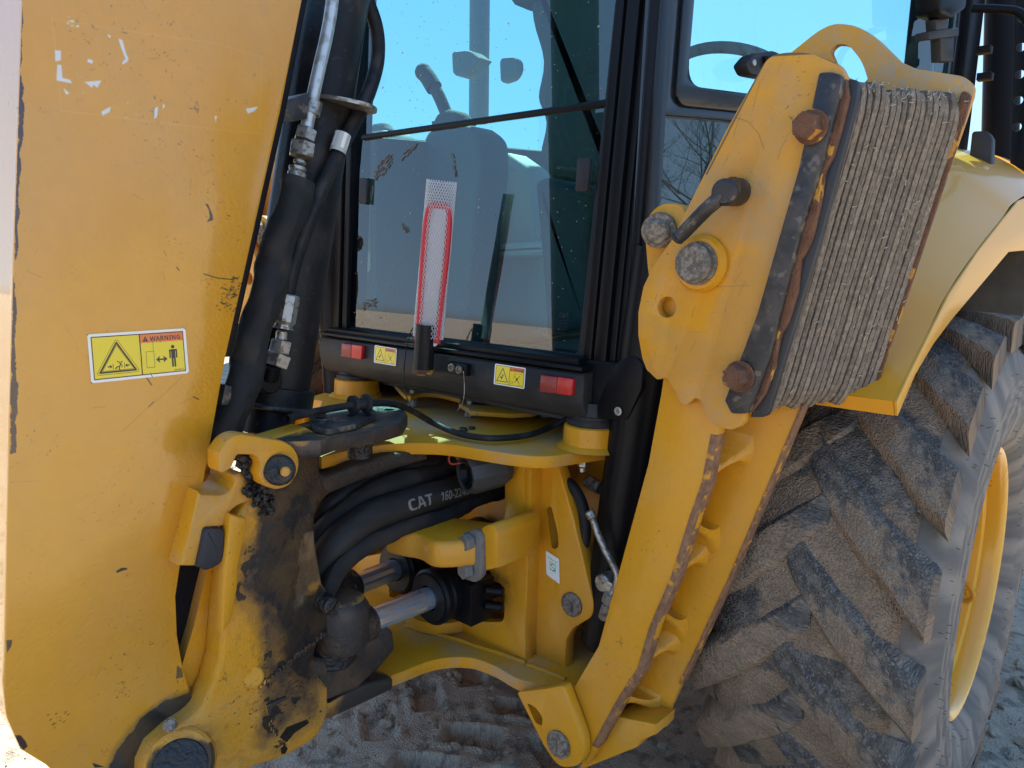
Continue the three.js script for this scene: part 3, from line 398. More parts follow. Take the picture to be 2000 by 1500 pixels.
// swing frame that carries the boom
{
  const sf = part('swing_frame');
  const SHP = [[0.6874,0.9432],[0.7238,0.9787],[0.736,1.0659],[0.8286,1.0776],[0.8585,1.0591,0.006],[0.8577,0.9772,0.02],[0.8766,0.94,0.01],[0.8548,0.9206,0.02],[0.8439,0.8917,0.02],[0.8458,0.8439],[0.8606,0.7541],[0.8874,0.7072],[0.8783,0.6548],[0.8473,0.6295,0.02],[0.8396,0.597,0.02],[0.8442,0.564,0.02],[0.8736,0.5213],[0.8732,0.4641,0.02],[0.8478,0.4241,0.02],[0.7732,0.4164,0.03],[0.6848,0.4341],[0.6624,0.2999],[0.5348,0.3563],[0.4954,0.4783],[0.5004,0.5334],[0.5162,0.5617],[0.5524,0.5791],[0.5971,0.5889,0.02],[0.6244,0.6316],[0.6403,0.6749],[0.6497,0.7602],[0.6641,0.853],[0.6721,0.9277]];
  const grease = [[0.6982,0.9743],[0.7622,1.0638],[0.8871,1.0651],[0.8864,0.9401],[0.8476,0.9065],[0.8446,0.8421],[0.8165,0.8495],[0.7983,0.7731],[0.8245,0.7384],[0.8728,0.7503],[0.9102,0.6718],[0.8719,0.6348],[0.8373,0.6089],[0.8222,0.5486],[0.7898,0.5894],[0.773,0.6815],[0.7454,0.7432],[0.7179,0.8078],[0.7061,0.8805]], tan = [[0.8143,0.8573],[0.8435,0.8498],[0.8582,0.7548],[0.8247,0.7544],[0.8009,0.7195],[0.7926,0.7749]], brown = [[0.6854,0.8665],[0.7168,0.8974],[0.7624,0.7738],[0.8243,0.7224],[0.8724,0.6956],[0.8712,0.528],[0.8211,0.4594],[0.7746,0.5032],[0.7512,0.4703],[0.7129,0.4886],[0.7268,0.6306],[0.7134,0.7487],[0.6842,0.8179]], mid = [[0.719,0.9941],[0.8994,1.0737],[0.8972,0.6425],[0.8707,0.4595],[0.7733,0.4264],[0.7192,0.5284],[0.7335,0.6905],[0.6837,0.7983],[0.6966,0.9121]];
  const S = sheet(0.4, 1.0, 0.2, 1.15, 900, (u, v) => {
    const w1 = 0.06 * (fbm(u, v, 14, 6, 141) - 0.5), w2 = 0.06 * (fbm(u, v, 14, 6, 142) - 0.5), q = fbm(u, v, 30, 5, 143), uu = u + w1, vv = v + w2, q2 = fbm(u, v, 90, 4, 145) - 0.5, soft = (P, e) => { let n = 0; for (const [a, b] of [[1, 0], [-1, 0], [0, 1], [0, -1], [0.6, 0.6], [-0.6, -0.6]]) n += inside(uu + a * e + 0.02 * q2, vv + b * e - 0.02 * q2, P) ? 1 : 0; return n / 6; };
    let c = yellowAt(u, v, 0.25, 0.6, scr2);
    c = mix3(c, [0.20, 0.10, 0.03], (0.35 + 0.4 * q) * soft(mid, 0.018));
    c = mix3(c, [0.075, 0.045, 0.026], clamp(0.35 + 1.2 * (q - 0.25)) * soft(brown, 0.014));
    c = mix3(c, [0.013, 0.011, 0.010], (0.82 + 0.18 * q) * soft(grease, 0.009));
    c = mix3(c, mix3([0.075, 0.052, 0.034], [0.19, 0.125, 0.07], sst(0.3, 0.7, q)), 0.85 * soft(tan, 0.006));
    const pq = [[0.5605,0.5044]][0], pr = Math.hypot(u - pq[0], v - pq[1]) + 0.03 * (fbm(u, v, 24, 5, 146) - 0.5); c = mix3(c, [0.02, 0.017, 0.015], 0.92 * (1 - sst(0.058, 0.068, pr)));
    return mix3(c, [0.012, 0.01, 0.01], 0.9 * sst(0.66, 0.7, fbm(u, v, 34, 4, 144)) * (inside(uu, vv, mid) ? 1 : 0.15));
  });
  seed = 15; const D = 'rgba(16,13,11,.9)';
  S.chips([[0.7315,0.5972]][0], 60, 0.09, 0.006, D); S.chips([[0.7877,0.6065]][0], 60, 0.07, 0.006, D); S.chips([[0.7582,0.5431]][0], 50, 0.06, 0.006, D); S.chips([[0.8098,0.5095]][0], 40, 0.05, 0.005, D); S.chips([[0.6767,0.5269]][0], 12, 0.06, 0.003, D); S.chips([[0.6605,0.7566]][0], 8, 0.05, 0.003, D);
  S.fill([[0.758,0.467],[0.7742,0.4813],[0.8213,0.4763],[0.8261,0.4662],[0.7914,0.46],[0.7737,0.4484]], 'rgba(22,18,16,.9)'); S.fill([[0.7598,0.4419],[0.769,0.4452],[0.7758,0.4341],[0.771,0.4253],[0.7618,0.4288]], D);
  const face = M.yellowWorn.clone(); face.map = S.tex(); face.bumpMap = speck; face.bumpScale = 0.003;
  obj('casting', [plate('X', 0.205, 0.06, SHP, { bevel: 0.008, crease: 0.9 }), cyl([[0.15,0.4736,-0.5839]][0], [[0.232,0.5325,-0.5468]][0], 0.066, 0.058, 40, 0.006)], face, sf).userData.label = 'yellow swing casting streaked with black grease';
  obj('casting', plate('X', -0.145, 0.06, SHP, { bevel: 0.006 }), M.yellowWorn, sf);
  obj('rear_web', [plate('X', 0.146, 0.292, [[0.6548,0.8385],[0.6416,0.7929],[0.6218,0.7248],[0.5941,0.6483],[0.5805,0.5857],[0.6225,0.5463],[0.6596,0.6031],[0.6884,0.7064],[0.6984,0.8058]], { bevel: 0 }), plate('X', 0.146, 0.292, [[0.7741,0.9297],[0.8191,0.9198],[0.8189,0.5372],[0.7649,0.4816]], { bevel: 0 })], M.yellowWorn, sf);
  obj('raised_rib', plate('X', 0.222, 0.03, [[0.6584,0.9502],[0.6875,0.935],[0.6859,0.9115],[0.6704,0.8484],[0.6683,0.8085],[0.6529,0.7493],[0.6359,0.7359],[0.6382,0.7795],[0.6431,0.8497],[0.6537,0.9176]], { bevel: 0.004, crease: 0.5 }), M.yellow, sf);
  obj('boss_disc', cyl([[0.19,0.6074,-0.7126]][0], [[0.211,0.6207,-0.7006]][0], 0.021, 0.02, 28, 0.003), M.yellowWorn, sf);
  obj('pivot_pin', [cyl([[0.2,0.5007,-0.5628]][0], [[0.238,0.5283,-0.5456]][0], 0.046, 0.046, 36), cyl([[0.236,0.5174,-0.5515]][0], [[0.243,0.5226,-0.5483]][0], 0.03, 0.03, 30)], M.grease, sf);
  obj('bolt', cyl([[0.17,0.569,-0.5611]][0], [[0.222,0.603,-0.5381]][0], 0.0115, 0.0115, 20), M.pin, sf);
  // raised cast letters, worn
  seed = 21; const nub = []; for (let i = 0; i < 22; i++) { const k = i < 18, [u, v] = k ? [[0.7151,0.5883],[0.8108,0.5864]][0] : [[0.735,0.4996],[0.7927,0.55]][0], a = u + (i % 18) * 0.0085 * (k ? 1 : 0.5), b = v + (k ? 0.0032 * i : -0.008 * (i - 18)) + rr(-0.003, 0.003); nub.push(plate('X', 0.2085, 0.006, [[a, b], [a + 0.006, b + 0.002], [a + 0.006, b + rr(0.006, 0.014)], [a + 0.003, b + rr(0.004, 0.012)], [a, b + rr(0.006, 0.013)]], { bevel: 0.001 })); }
  obj('cast_lettering', nub, M.greasy, sf);
  obj('foundry_mark', plate('X', 0.209, 0.006, [[0.7281,0.5495,0.002],[0.7728,0.5493,0.002],[0.775,0.5419],[0.7389,0.5415],[0.7409,0.5288],[0.7321,0.5285]], { bevel: 0.001 }), M.greasy, sf);
  // upper and lower arms that reach round the king pin
  const arm = [[0.1682,0.6814],[0.1401,0.7916],[0.1029,0.8973],[0.0303,1.0693],[0.0292,1.1293],[0.0605,1.1574],[0.1168,1.1451],[0.1771,1.1049],[0.2324,1.0426],[0.2515,0.9645],[0.2481,0.862],[0.265,0.8166]];
  const hole = [[0.1151,1.1043]][0];
  obj('upper_arm', plate('Y', 1.066, 0.032, arm, { holes: [circ(...hole, 0.024)], bevel: 0.005, crease: 0.9 }), M.greasyDark, sf);
  obj('pivot_bush', turned([hole[0], 1.03, -hole[1]], [hole[0], 1.07, -hole[1]], [[0.012, 0], [0.024, 0], [0.024, 0.036], [0.012, 0.036]], 28), M.grease, sf);
  const kp = [[0.1762,0.9756]][0];
  obj('pin_keeper', plate('Y', 1.08, 0.013, [[0.1544,0.8698,0.01],[0.0976,0.9515],[0.0942,1.0208,0.02],[0.1301,1.0457,0.02],[0.1899,1.0103,0.02],[0.2387,0.9236,0.02],[0.2476,0.8473,0.01],[0.2064,0.8414,0.01]], { holes: [circ(...kp, 0.026)], bevel: 0.003 }), M.steelBlack, sf);
  obj('king_pin', cyl([kp[0], 0.988, -kp[1]], [kp[0], 1.073, -kp[1]], 0.026), M.grease, sf);
  const tw = [[0.0213,1.1269]][0];
  obj('thrust_washer', turned([tw[0], 0.934, -tw[1]], [tw[0], 1, -tw[1]], [[0.03, 0], [0.095, 0], [0.1, 0.006], [0.1, 0.014], [0.03, 0.022]], 48), M.greasyDark, sf);
  const kb = [[0.1595,0.8916]][0]; obj('bolt', [turned([kb[0], 1.08, -kb[1]], [kb[0], 1.2, -kb[1]], [[0, 0], [0.022, 0], [0.022, 0.004], [0, 0.004]], 28), hex([kb[0], 1.084, -kb[1]], [kb[0], 1.096, -kb[1]], 0.0115)], M.steelBlack, sf);
  obj('middle_arm', plate('X', 0.135, 0.27, [[0.8619,0.9295],[0.9045,0.8931],[0.9263,0.9095,0.01],[1.0033,0.9209],[1.0888,0.9301],[1.2102,0.935,0.01],[1.1999,0.9616,0.01],[1.0885,0.9681],[0.9897,0.9622],[0.924,0.9498,0.02],[0.8745,0.9754]], { bevel: 0.008, crease: 0.9 }), M.greasyDark, sf);
  obj('lower_arm', plate('X', 0.19, 0.38, [[0.8203,0.5544],[0.8815,0.4828],[0.961,0.4769],[1.0259,0.5037],[1.0656,0.5277,0.01],[1.0591,0.5794,0.01],[0.9886,0.5892],[0.9013,0.5694,0.02],[0.8329,0.5938]], { bevel: 0.01, crease: 0.9 }), M.greasyDark, sf);
  obj('lower_arm', plate('X', 0.175, 0.35, [[0.8412,0.4458],[0.8983,0.4277],[0.9725,0.4244],[1.0732,0.422,0.01],[1.0729,0.4538,0.01],[0.9725,0.4731],[0.8985,0.4667],[0.8418,0.4915]], { bevel: 0.008, crease: 0.9 }), M.greasy, sf);
  // transport-lock hook
  const lk = part('lock_hook');
  obj('hook', plate('X', 0.25, 0.042, [[0.6252,1.0718],[0.6433,1.0928,0.01],[0.664,1.0986,0.01],[0.7489,1.0729,0.01],[0.7719,1.0569,0.015],[0.7824,1.032,0.015],[0.7787,1.0066,0.015],[0.7601,0.986,0.02],[0.7328,0.9839,0.015],[0.7065,0.9987,0.01],[0.699,1.0188],[0.7034,1.0394,0.006],[0.6938,1.0558,0.008],[0.6583,1.0627,0.008],[0.6533,1.0492,0.006],[0.6454,1.038,0.006],[0.6305,1.0345,0.006],[0.6243,1.0419,0.005]], { bevel: 0.005 }), M.yellowWorn, lk);
  obj('hook_pin', [cyl([[0.2,1.0046,-0.7707]][0], [[0.268,1.0263,-0.7285]][0], 0.030, 0.028, 32, 0.005), cyl([[0.268,1.0249,-0.7162]][0], [[0.274,1.0268,-0.7126]][0], 0.009)], M.grease, lk);
  obj('grease_cap', cyl([[0.26,1.0188,-0.7448]][0], [[0.276,1.024,-0.7347]][0], 0.0105, 0.009, 20), M.yellowWorn, lk);
  seed = 31; const gb = []; for (let i = 0; i < 70; i++) { const p = [[[0.213,1.0382,-0.6952]][0], [[0.213,0.9987,-0.7042]][0], [[0.213,0.9718,-0.7189]][0], [[0.213,0.9492,-0.734]][0]][i % 4], s = new THREE.IcosahedronGeometry(rr(0.003, 0.009), 1); s.translate(p[0] + rr(-0.006, 0.006), p[1] + rr(-0.022, 0.022), p[2] + rr(-0.012, 0.012)); gb.push(tidy(s, 3)); }
  const gl = obj('caked_grease', gb, M.grease, lk); gl.userData.kind = 'stuff';
}

// swing cylinders
for (const s of [1, -1]) {
  const c = part('swing_cylinder');
  const [a, b] = s > 0 ? [[0.16,0.602,-1.1935],[0.1549,0.602,-0.988]] : [[-0.0298,0.602,-1.249],[-0.0242,0.602,-1.0823]], d = V(a).sub(V(b)).normalize(), at = (t) => V(a).addScaledVector(d, t).toArray();
  obj('rod', cyl(b, at(0.02), 0.0275, 0.0275, 40, 0.001), M.chrome, c);
  obj('gland', turned(at(0), at(1), [[0.03, 0.0], [0.062, 0.0], [0.068, 0.006], [0.068, 0.02], [0.062, 0.024], [0.066, 0.03], [0.066, 0.05], [0.06, 0.054], [0.06, 0.34], [0, 0.34]], 44), M.black, c);
  obj('gland_face', turned(at(-0.003), at(1), [[0.031, 0], [0.058, 0], [0.058, 0.004], [0.031, 0.004]], 36), M.blackDust, c);
  obj('rod_eye', [cyl(V(b).addScaledVector(d, 0.035).toArray(), V(b).addScaledVector(d, -0.045).toArray(), 0.042, 0.05, 28, 0.008), cyl([b[0] + d.x * -0.07, b[1] - 0.055, b[2] - d.z * 0.07], [b[0] + d.x * -0.07, b[1] + 0.045, b[2] - d.z * 0.07], 0.055, 0.055, 32, 0.006)], M.grease, c);
  const pt = at(0.10); if (s > 0) obj('port_block', [box(pt[0] + 0.03, pt[0] + 0.09, pt[1] - 0.06, pt[1] + 0.045, pt[2] - 0.03, pt[2] + 0.05), cyl([pt[0] + 0.09, pt[1] + 0.02, pt[2]], [pt[0] + 0.13, pt[1] + 0.02, pt[2] - 0.02], 0.012), cyl([pt[0] + 0.09, pt[1] - 0.02, pt[2]], [pt[0] + 0.13, pt[1] - 0.02, pt[2] - 0.02], 0.012)], M.black, c);
}
{ // swing pin block at the rod end
  const p = part('swing_pin'), a = [[0.185,0.7063,-0.9225]][0], b = [[0.185,0.5896,-0.922]][0]; obj('pin_block', [turned([a[0], b[1], a[2]], [a[0], a[1] + 0.02, a[2]], [[0, 0], [0.05, 0], [0.056, 0.012], [0.056, 0.09], [0.046, 0.108], [0.03, 0.112], [0, 0.112]], 36, 0.9)], M.greasyDark, p);
  const q = [[0.235,0.7141,-0.8634]][0]; obj('keeper', cyl([0.2, q[1], q[2]], q, 0.02, 0.018, 24), M.grease, p);
}

// hoses that pass through the swing frame
const hoseR = [[[[0.13,0.656,-0.8816],[0.17,0.7072,-0.8974],[0.17,0.7607,-0.9337],[0.17,0.7907,-1.0038],[0.17,0.798,-1.1054],[0.16,0.7962,-1.2262],[0.15,0.7995,-1.314],[0.13,0.8011,-1.4887],[0.11,0.7928,-1.5644]], 0.019, 'sleeve'], [[[0.06,0.7259,-0.9221],[0.09,0.7881,-0.931],[0.1,0.8403,-0.9748],[0.1,0.8736,-1.0589],[0.1,0.8839,-1.1649],[0.08,0.8795,-1.3001],[0.06,0.8661,-1.4809]], 0.027, 'sleeve'], [[[0.03,0.7711,-0.9428],[0.05,0.8257,-0.9591],[0.07,0.8663,-0.9831],[0.07,0.8898,-1.0533],[0.07,0.8975,-1.1588],[0.07,0.902,-1.2741],[0.04,0.9001,-1.3835]], 0.024, 'hose'], [[[0.1,0.6489,-0.9071],[0.15,0.7191,-0.9117],[0.15,0.7691,-0.9645],[0.15,0.7922,-1.041],[0.13,0.7902,-1.1558],[0.1,0.7798,-1.319]], 0.021, 'sleeve'], [[[0,0.8029,-0.9771],[0.02,0.8439,-1.005],[0.01,0.89,-1.0994],[-0.02,0.8913,-1.2346],[-0.05,0.8838,-1.404]], 0.022, 'hose'], [[[0.04,0.6375,-0.9547],[0.05,0.7259,-0.9967],[0.05,0.7737,-1.0986],[0.04,0.8,-1.2861],[0,0.8043,-1.5362]], 0.03, 'hose']];
for (const [P, r, m] of hoseR) obj('hydraulic_hose', tube(P, r, { seg: 70, rad: 18, wob: m === 'sleeve' ? 0.008 : 0.001 }), M[m], loader);
{ // printed sleeve, the large hose in front of the bundle
  const lc = document.createElement('canvas'); lc.width = 2048; lc.height = 512; const g = lc.getContext('2d'); g.fillStyle = '#221f1d'; g.fillRect(0, 0, 2048, 512);
  seed = 51; for (let i = 0; i < 500; i++) { g.fillStyle = `rgba(${rnd() < 0.5 ? '90,78,66' : '12,11,11'},${rr(0.03, 0.12)})`; g.beginPath(); g.ellipse(rr(0, 2048), rr(0, 512), rr(10, 90), rr(4, 30), rr(-0.3, 0.3), 0, 7); g.fill(); }
  g.fillStyle = 'rgba(175,170,160,.72)'; g.font = 'bold 82px sans-serif'; g.save(); g.translate(850, 290); g.scale(1.35, 1); g.fillText('CAT', 0, 0); g.restore(); g.font = 'bold 68px sans-serif'; g.save(); g.translate(1120, 286); g.scale(0.95, 1); g.fillText('160-2246', 0, 0); g.restore(); g.fillText('MSHA', 1480, 284);
  g.globalCompositeOperation = 'source-over'; for (let i = 0; i < 90; i++) { g.fillStyle = `rgba(30,27,25,${rr(0.2, 0.6)})`; g.fillRect(rr(840, 1700), rr(220, 310), rr(2, 12), rr(1, 4)); }
  const t = new THREE.CanvasTexture(lc); t.colorSpace = THREE.SRGBColorSpace; t.anisotropy = 8;
  const P = [[0.1,0.6631,-0.8995],[0.12,0.7472,-0.9175],[0.14,0.8076,-0.9521],[0.14,0.8355,-1.0274],[0.14,0.8458,-1.1463],[0.13,0.8399,-1.2882],[0.11,0.8292,-1.4391],[0.09,0.8177,-1.5645]], r = 0.036, c = new THREE.CatmullRomCurve3(P.map(V), false, 'centripetal'), L = c.getLength(), n = 130, m = 32, pos = [], uvs = [], idx = [], face = new THREE.Vector3(0.8, 0.22, 0.55);
  for (let i = 0; i <= n; i++) { const p = c.getPointAt(i / n), T = c.getTangentAt(i / n), Nn = face.clone().addScaledVector(T, -face.dot(T)).normalize(), Up = new THREE.Vector3().crossVectors(Nn, T); for (let j = 0; j <= m; j++) { const a = (j / m - 0.5) * 2 * Math.PI, rad = r + 0.007 * (fbm(i / n, (j % m) / m, 9, 3, 77) - 0.5); pos.push(...p.clone().addScaledVector(Nn, rad * Math.cos(a)).addScaledVector(Up, rad * Math.sin(a)).toArray()); uvs.push(i / n, j / m); } }
  for (let i = 0; i < n; i++) for (let j = 0; j < m; j++) { const a = i * (m + 1) + j, b = a + m + 1; idx.push(a, b, a + 1, b, b + 1, a + 1); }
  const gg = new THREE.BufferGeometry(); gg.setAttribute('position', new THREE.Float32BufferAttribute(pos, 3)); gg.setAttribute('uv', new THREE.Float32BufferAttribute(uvs, 2)); gg.setIndex(idx); gg.computeVertexNormals();
  obj('printed_hose', gg, std({ map: t, roughness: 0.66 }), loader).userData.label = 'large sleeved hydraulic hose with white print';
  for (const [a, b, rad] of [[[[0.03,0.8841,-1.3078]][0], [[0.02,0.8892,-1.3604]][0], 0.0275], [[[0.128,0.7949,-1.2878]][0], [[0.125,0.7987,-1.3392]][0], 0.019]]) obj('paper_band', tube([a, b], rad, { seg: 4, rad: 20 }), std({ color: new THREE.Color().setRGB(0.16, 0.14, 0.115), roughness: 0.7 }), loader);
}
{ // reversing alarm under the top plate
  const al = part('reversing_alarm'), c = [[0.2375,0.9158,-1.265]][0], dir = V([-0.30, -0.08, 0.95]).normalize(), f = (t) => V(c).addScaledVector(dir, t).toArray();
  obj('housing', turned(f(-0.08), f(0.03), [[0, 0], [0.038, 0], [0.047, 0.02], [0.049, 0.09], [0.045, 0.11], [0.038, 0.11], [0.037, 0.085], [0, 0.085]], 10, 0.3), std({ color: new THREE.Color().setRGB(0.045, 0.045, 0.045), roughness: 0.55, bumpMap: speck, bumpScale: 0.001 }), al);
  obj('horn', turned(f(0.0), f(0.03), [[0.026, 0.02], [0.031, 0.028], [0.026, 0.03], [0.018, 0.016], [0, 0.014]], 28), M.black, al);
  obj('mounting_plate', plate('Y', c[1] + 0.046, 0.005, [[c[0] - 0.06, -c[2] - 0.02, 0.01], [c[0] + 0.085, -c[2] - 0.02, 0.01], [c[0] + 0.085, -c[2] + 0.08, 0.01], [c[0] - 0.06, -c[2] + 0.08, 0.01]], { bevel: 0.001 }), M.zinc, al);
  obj('wire', tube([[c[0] - 0.04, c[1] + 0.045, c[2] + 0.02], [c[0] - 0.06, c[1] + 0.03, c[2] + 0.03], [c[0] - 0.055, c[1] + 0.015, c[2] + 0.03], [c[0] - 0.03, c[1] + 0.02, c[2] + 0.02]], 0.0025, { seg: 20, rad: 6 }), std({ color: new THREE.Color().setRGB(0.4, 0.05, 0.03), roughness: 0.5 }), al);
}

// main frame
{
  const f = part('main_frame');
  const tp = [...spl([[0.1059,0.9295],[0.0996,0.9892],[0.099,1.0522],[0.1176,1.1254],[0.1545,1.1752],[0.2059,1.2107],[0.2975,1.2334],[0.3819,1.2585],[0.427,1.2955],[0.4478,1.3672],[0.4797,1.499]], 40), ...[[0.62,1.62],[0.62,1.95],[-0.62,1.95],[-0.62,1.55],[-0.5,1.3,0.02],[-0.4328,1.308]], ...[[-0.0835,1.0219],[0.0641,0.9289]]];
  obj('top_plate', plate('Y', 0.985, 0.028, tp, { bevel: 0.003, crease: 0.7 }), M.yellowDusty, f);
  const bp = [...spl([[0.1204,0.9511],[0.1462,1.0235],[0.1602,1.1181],[0.1735,1.2043],[0.2242,1.2679],[0.2951,1.2832],[0.3725,1.2784],[0.4195,1.2965],[0.464,1.3067]], 30), ...[[0.5,1.36],[0.52,1.9],[-0.52,1.9],[-0.5,1.3],[-0.2,1.05],[0,0.96]]];
  obj('bottom_plate', plate('Y', 0.445, 0.03, bp, { bevel: 0.004, crease: 0.7 }), M.yellowDusty, f);
  const cut1 = [[0.1113,0.8967,0.02],[0.2499,0.9114,0.03],[0.2568,0.7781,0.03],[0.2141,0.7409,0.02],[0.0324,0.6652],[-0.316,0.5231],[-0.316,0.7429]], cut2 = [[0.1658,0.6059,0.02],[0.2613,0.6218,0.03],[0.2636,0.5221,0.02],[0.1696,0.4909,0.02],[0.0375,0.451],[-0.1742,0.4093],[-0.1755,0.5479]];
  obj('rear_plate', plate('Z', -1.35, 0.03, [[-0.34,0.446],[0.3371,0.4402],[0.306,0.9662],[-0.34,0.957]], { holes: [cut1, cut2], bevel: 0.003 }), M.yellow, f);
  obj('weld_bead', [tube([[-0.0094,0.447,-1.2648],[0.0945,0.447,-1.2961],[0.2013,0.447,-1.3186],[0.3417,0.447,-1.3441]], 0.005, { seg: 60, rad: 8, wob: 0.002 }), tube([[0.3546,0.447,-1.3366],[0.3959,0.447,-1.3442],[0.4594,0.447,-1.3492]], 0.006, { seg: 40, rad: 8, wob: 0.002 })], M.yellowWorn, f);
  obj('side_plate', plate('X', [[0.3195,0.6916,-1.35]][0][0] + 0.012, 0.024, [[1.353, 0.446], [1.42, 0.446], [1.42, 0.957], [1.353, 0.957]], { bevel: 0.002 }), M.yellow, f);
  for (const s of [1, -1]) {
    const G = [[0.3092,0.9379],[0.3708,0.9523],[0.4286,0.8229],[0.4976,0.6315,0.02],[0.4951,0.5993,0.02],[0.4402,0.5509,0.015],[0.4238,0.5164],[0.4223,0.4568],[0.4354,0.4131],[0.3338,0.4048]], H = [[0.3444,0.8276,0.01],[0.3642,0.8386,0.012],[0.3889,0.7753,0.012],[0.3941,0.7336,0.014],[0.3668,0.7235,0.014]];
    obj('gusset', plate('Z', -1.395, 0.035, G, { holes: [H], bevel: 0.004, crease: 0.6, mirror: s }), M.yellow, f);
    const p = [[0.437,0.6115,-1.395]][0]; p[0] *= s; obj('cylinder_pin', [cyl([p[0], p[1], p[2] - 0.15], [p[0], p[1], p[2] + 0.012], 0.029, 0.029, 32, 0.006), cyl([p[0] - 0.004, p[1] - 0.002, p[2] + 0.01], [p[0] - 0.004, p[1] - 0.002, p[2] + 0.018], 0.014)], M.pin, f);
    obj('inner_plate', plate('Z', -1.58, 0.03, [[0.30, 0.446], [0.56, 0.446], [0.60, 0.6], [0.60, 0.957], [0.30, 0.957]], { mirror: s }), M.yellow, f);
    // foot that carries the stabilizer pivot
    const bk = [[0.3988,0.4354,0.01],[0.4821,0.4785],[0.5303,0.5068,0.01],[0.5574,0.4623],[0.5948,0.396,0.04],[0.5871,0.3421,0.05],[0.5265,0.3062,0.05],[0.4813,0.3428]], bh = [[0.4237,0.4258,0.01],[0.4551,0.4304,0.02],[0.4838,0.412,0.02],[0.4824,0.3818,0.02],[0.4559,0.381,0.01]];
    obj('pivot_bracket', plate('Z', -1.245, 0.028, bk, { holes: [bh], bevel: 0.005, crease: 0.7, mirror: s }), M.yellow, f);
    const q = [[0.5263,0.3663,-1.245]][0]; q[0] *= s; obj('pivot_pin', [cyl([q[0], q[1], q[2] - 0.2], [q[0], q[1], q[2] + 0.008], 0.026, 0.026, 32), turned([q[0], q[1], q[2] + 0.001], [q[0], q[1], q[2] + 0.1], [[0.026, 0], [0.031, 0], [0.031, 0.004], [0.026, 0.004]], 32)], M.pin, f);
    // cab mounts
    const m = [s * 0.44, -1.44]; obj('mount_cup', turned([m[0], 0.985, m[1]], [m[0], 2, m[1]], [[0.085, 0.001], [0.076, 0.008], [0.069, 0.012], [0.067, 0.052], [0.062, 0.055], [0, 0.055]], 48, 0.4), M.yellow, f);
    obj('rubber_mount', turned([m[0], 1.04, m[1]], [m[0], 2, m[1]], [[0, 0], [0.06, 0], [0.062, 0.012], [0.056, 0.018], [0.056, 0.022], [0.06, 0.026], [0.055, 0.055], [0, 0.055]], 40, 0.4), M.plasticDark, f);
  }
  obj('mount_stud', [hex([0.43, 0.94, -1.42], [0.43, 0.957, -1.42], 0.013), cyl([0.43, 0.925, -1.42], [0.43, 0.94, -1.42], 0.008)], M.zinc, f);
  // trunnion cap of the swing cylinders
  obj('trunnion_cap', plate('Y', 0.79, 0.062, [...spl([[0.1197,1.0951],[0.0936,1.1716],[0.1103,1.239],[0.1809,1.2745],[0.2702,1.3144]], 16), ...spl([[0.3443,1.2327],[0.3174,1.1863],[0.2871,1.1368],[0.2553,1.1128],[0.2048,1.1207],[0.1685,1.1068]], 16)], { bevel: 0.012, crease: 0.9 }), M.yellow, f);
  obj('trunnion_block', plate('Z', -1.20, 0.15, [[0.3129,0.8163,0.02],[0.3526,0.8359,0.02],[0.3684,0.8189],[0.3685,0.7366],[0.3148,0.711]], { bevel: 0.006 }), M.yellow, f);
  obj('bolt_plate', plate('Z', -1.185, 0.018, [[0.2737,0.7955,0.01],[0.3147,0.8157,0.01],[0.3324,0.8014,0.01],[0.3369,0.7137,0.01],[0.3187,0.6913,0.01],[0.28,0.6903,0.01]], { bevel: 0.003 }), M.greyPaint, f);
  for (const q of [[0.3024,0.7842,-1.184],[0.2996,0.7184,-1.184]]) obj('bolt', hex(q, [q[0] - 0.003, q[1], q[2] + 0.02], 0.019), M.greyPaint, f);
  obj('lower_ring', [turned([[0.0241,0.448,-1.3666]][0], [[0.2502,0.6,-1.1484]][0].map((v, i) => (i === 1 ? 1 : [[0.0241,0.448,-1.3666]][0][i])), [[0.075, 0], [0.1, 0], [0.1, 0.03], [0.075, 0.035]], 40)], M.yellow, f);
  // access plates behind the cab
  const dk = (P, y) => plate('Y', y, 0.012, P, { bevel: 0.002, crease: 0.7 });
  obj('access_plate', dk([...[[-0.3711,1.5251,0.005],[-0.1832,1.408,0.01]], ...spl([[-0.16,1.4104],[-0.1773,1.4701],[-0.1329,1.4985],[-0.0374,1.4856]], 10), ...[[-0.1554,1.6141],[0.2,1.72],[-0.3,1.72]]], 1.025), M.yellowDusty, f);
  obj('access_plate', dk([...[[-0.016,1.4565,0.003],[0.0469,1.4282],[0.0799,1.4021],[0.1728,1.4608],[0.1981,1.5124],[0.1701,1.6608],[0.1217,1.7544],[0.42,1.7],[0,1.7],[-0.1169,1.565]]], 1.02), M.yellowDusty, f);
  for (const [p, y] of [[[[-0.1945,1.4484]][0], 1.025], [[[0.0141,1.4694]][0], 1.02], [[[0.1482,1.6339]][0], 1.02]]) { obj('spacer', cyl([p[0], 0.985, -p[1]], [p[0], y - 0.012, -p[1]], 0.014), M.zinc, f); obj('bolt', hex([p[0], y, -p[1]], [p[0], y + 0.012, -p[1]], 0.0095), M.zinc, f); }
  const bb = [[0.0383,1.5602]][0]; obj('bolt', [hex([bb[0], 1.02, -bb[1]], [bb[0], 1.03, -bb[1]], 0.011), hex([bb[0], 1.034, -bb[1]], [bb[0], 1.042, -bb[1]], 0.011)], M.black, f);
  const b2 = [[0.1256,1.333]][0]; obj('bolt', [hex([b2[0], 0.985, -b2[1]], [b2[0], 0.994, -b2[1]], 0.011), hex([b2[0], 0.985, -b2[1] - 0.03], [b2[0], 0.992, -b2[1] - 0.03], 0.009)], M.steelBlack, f);
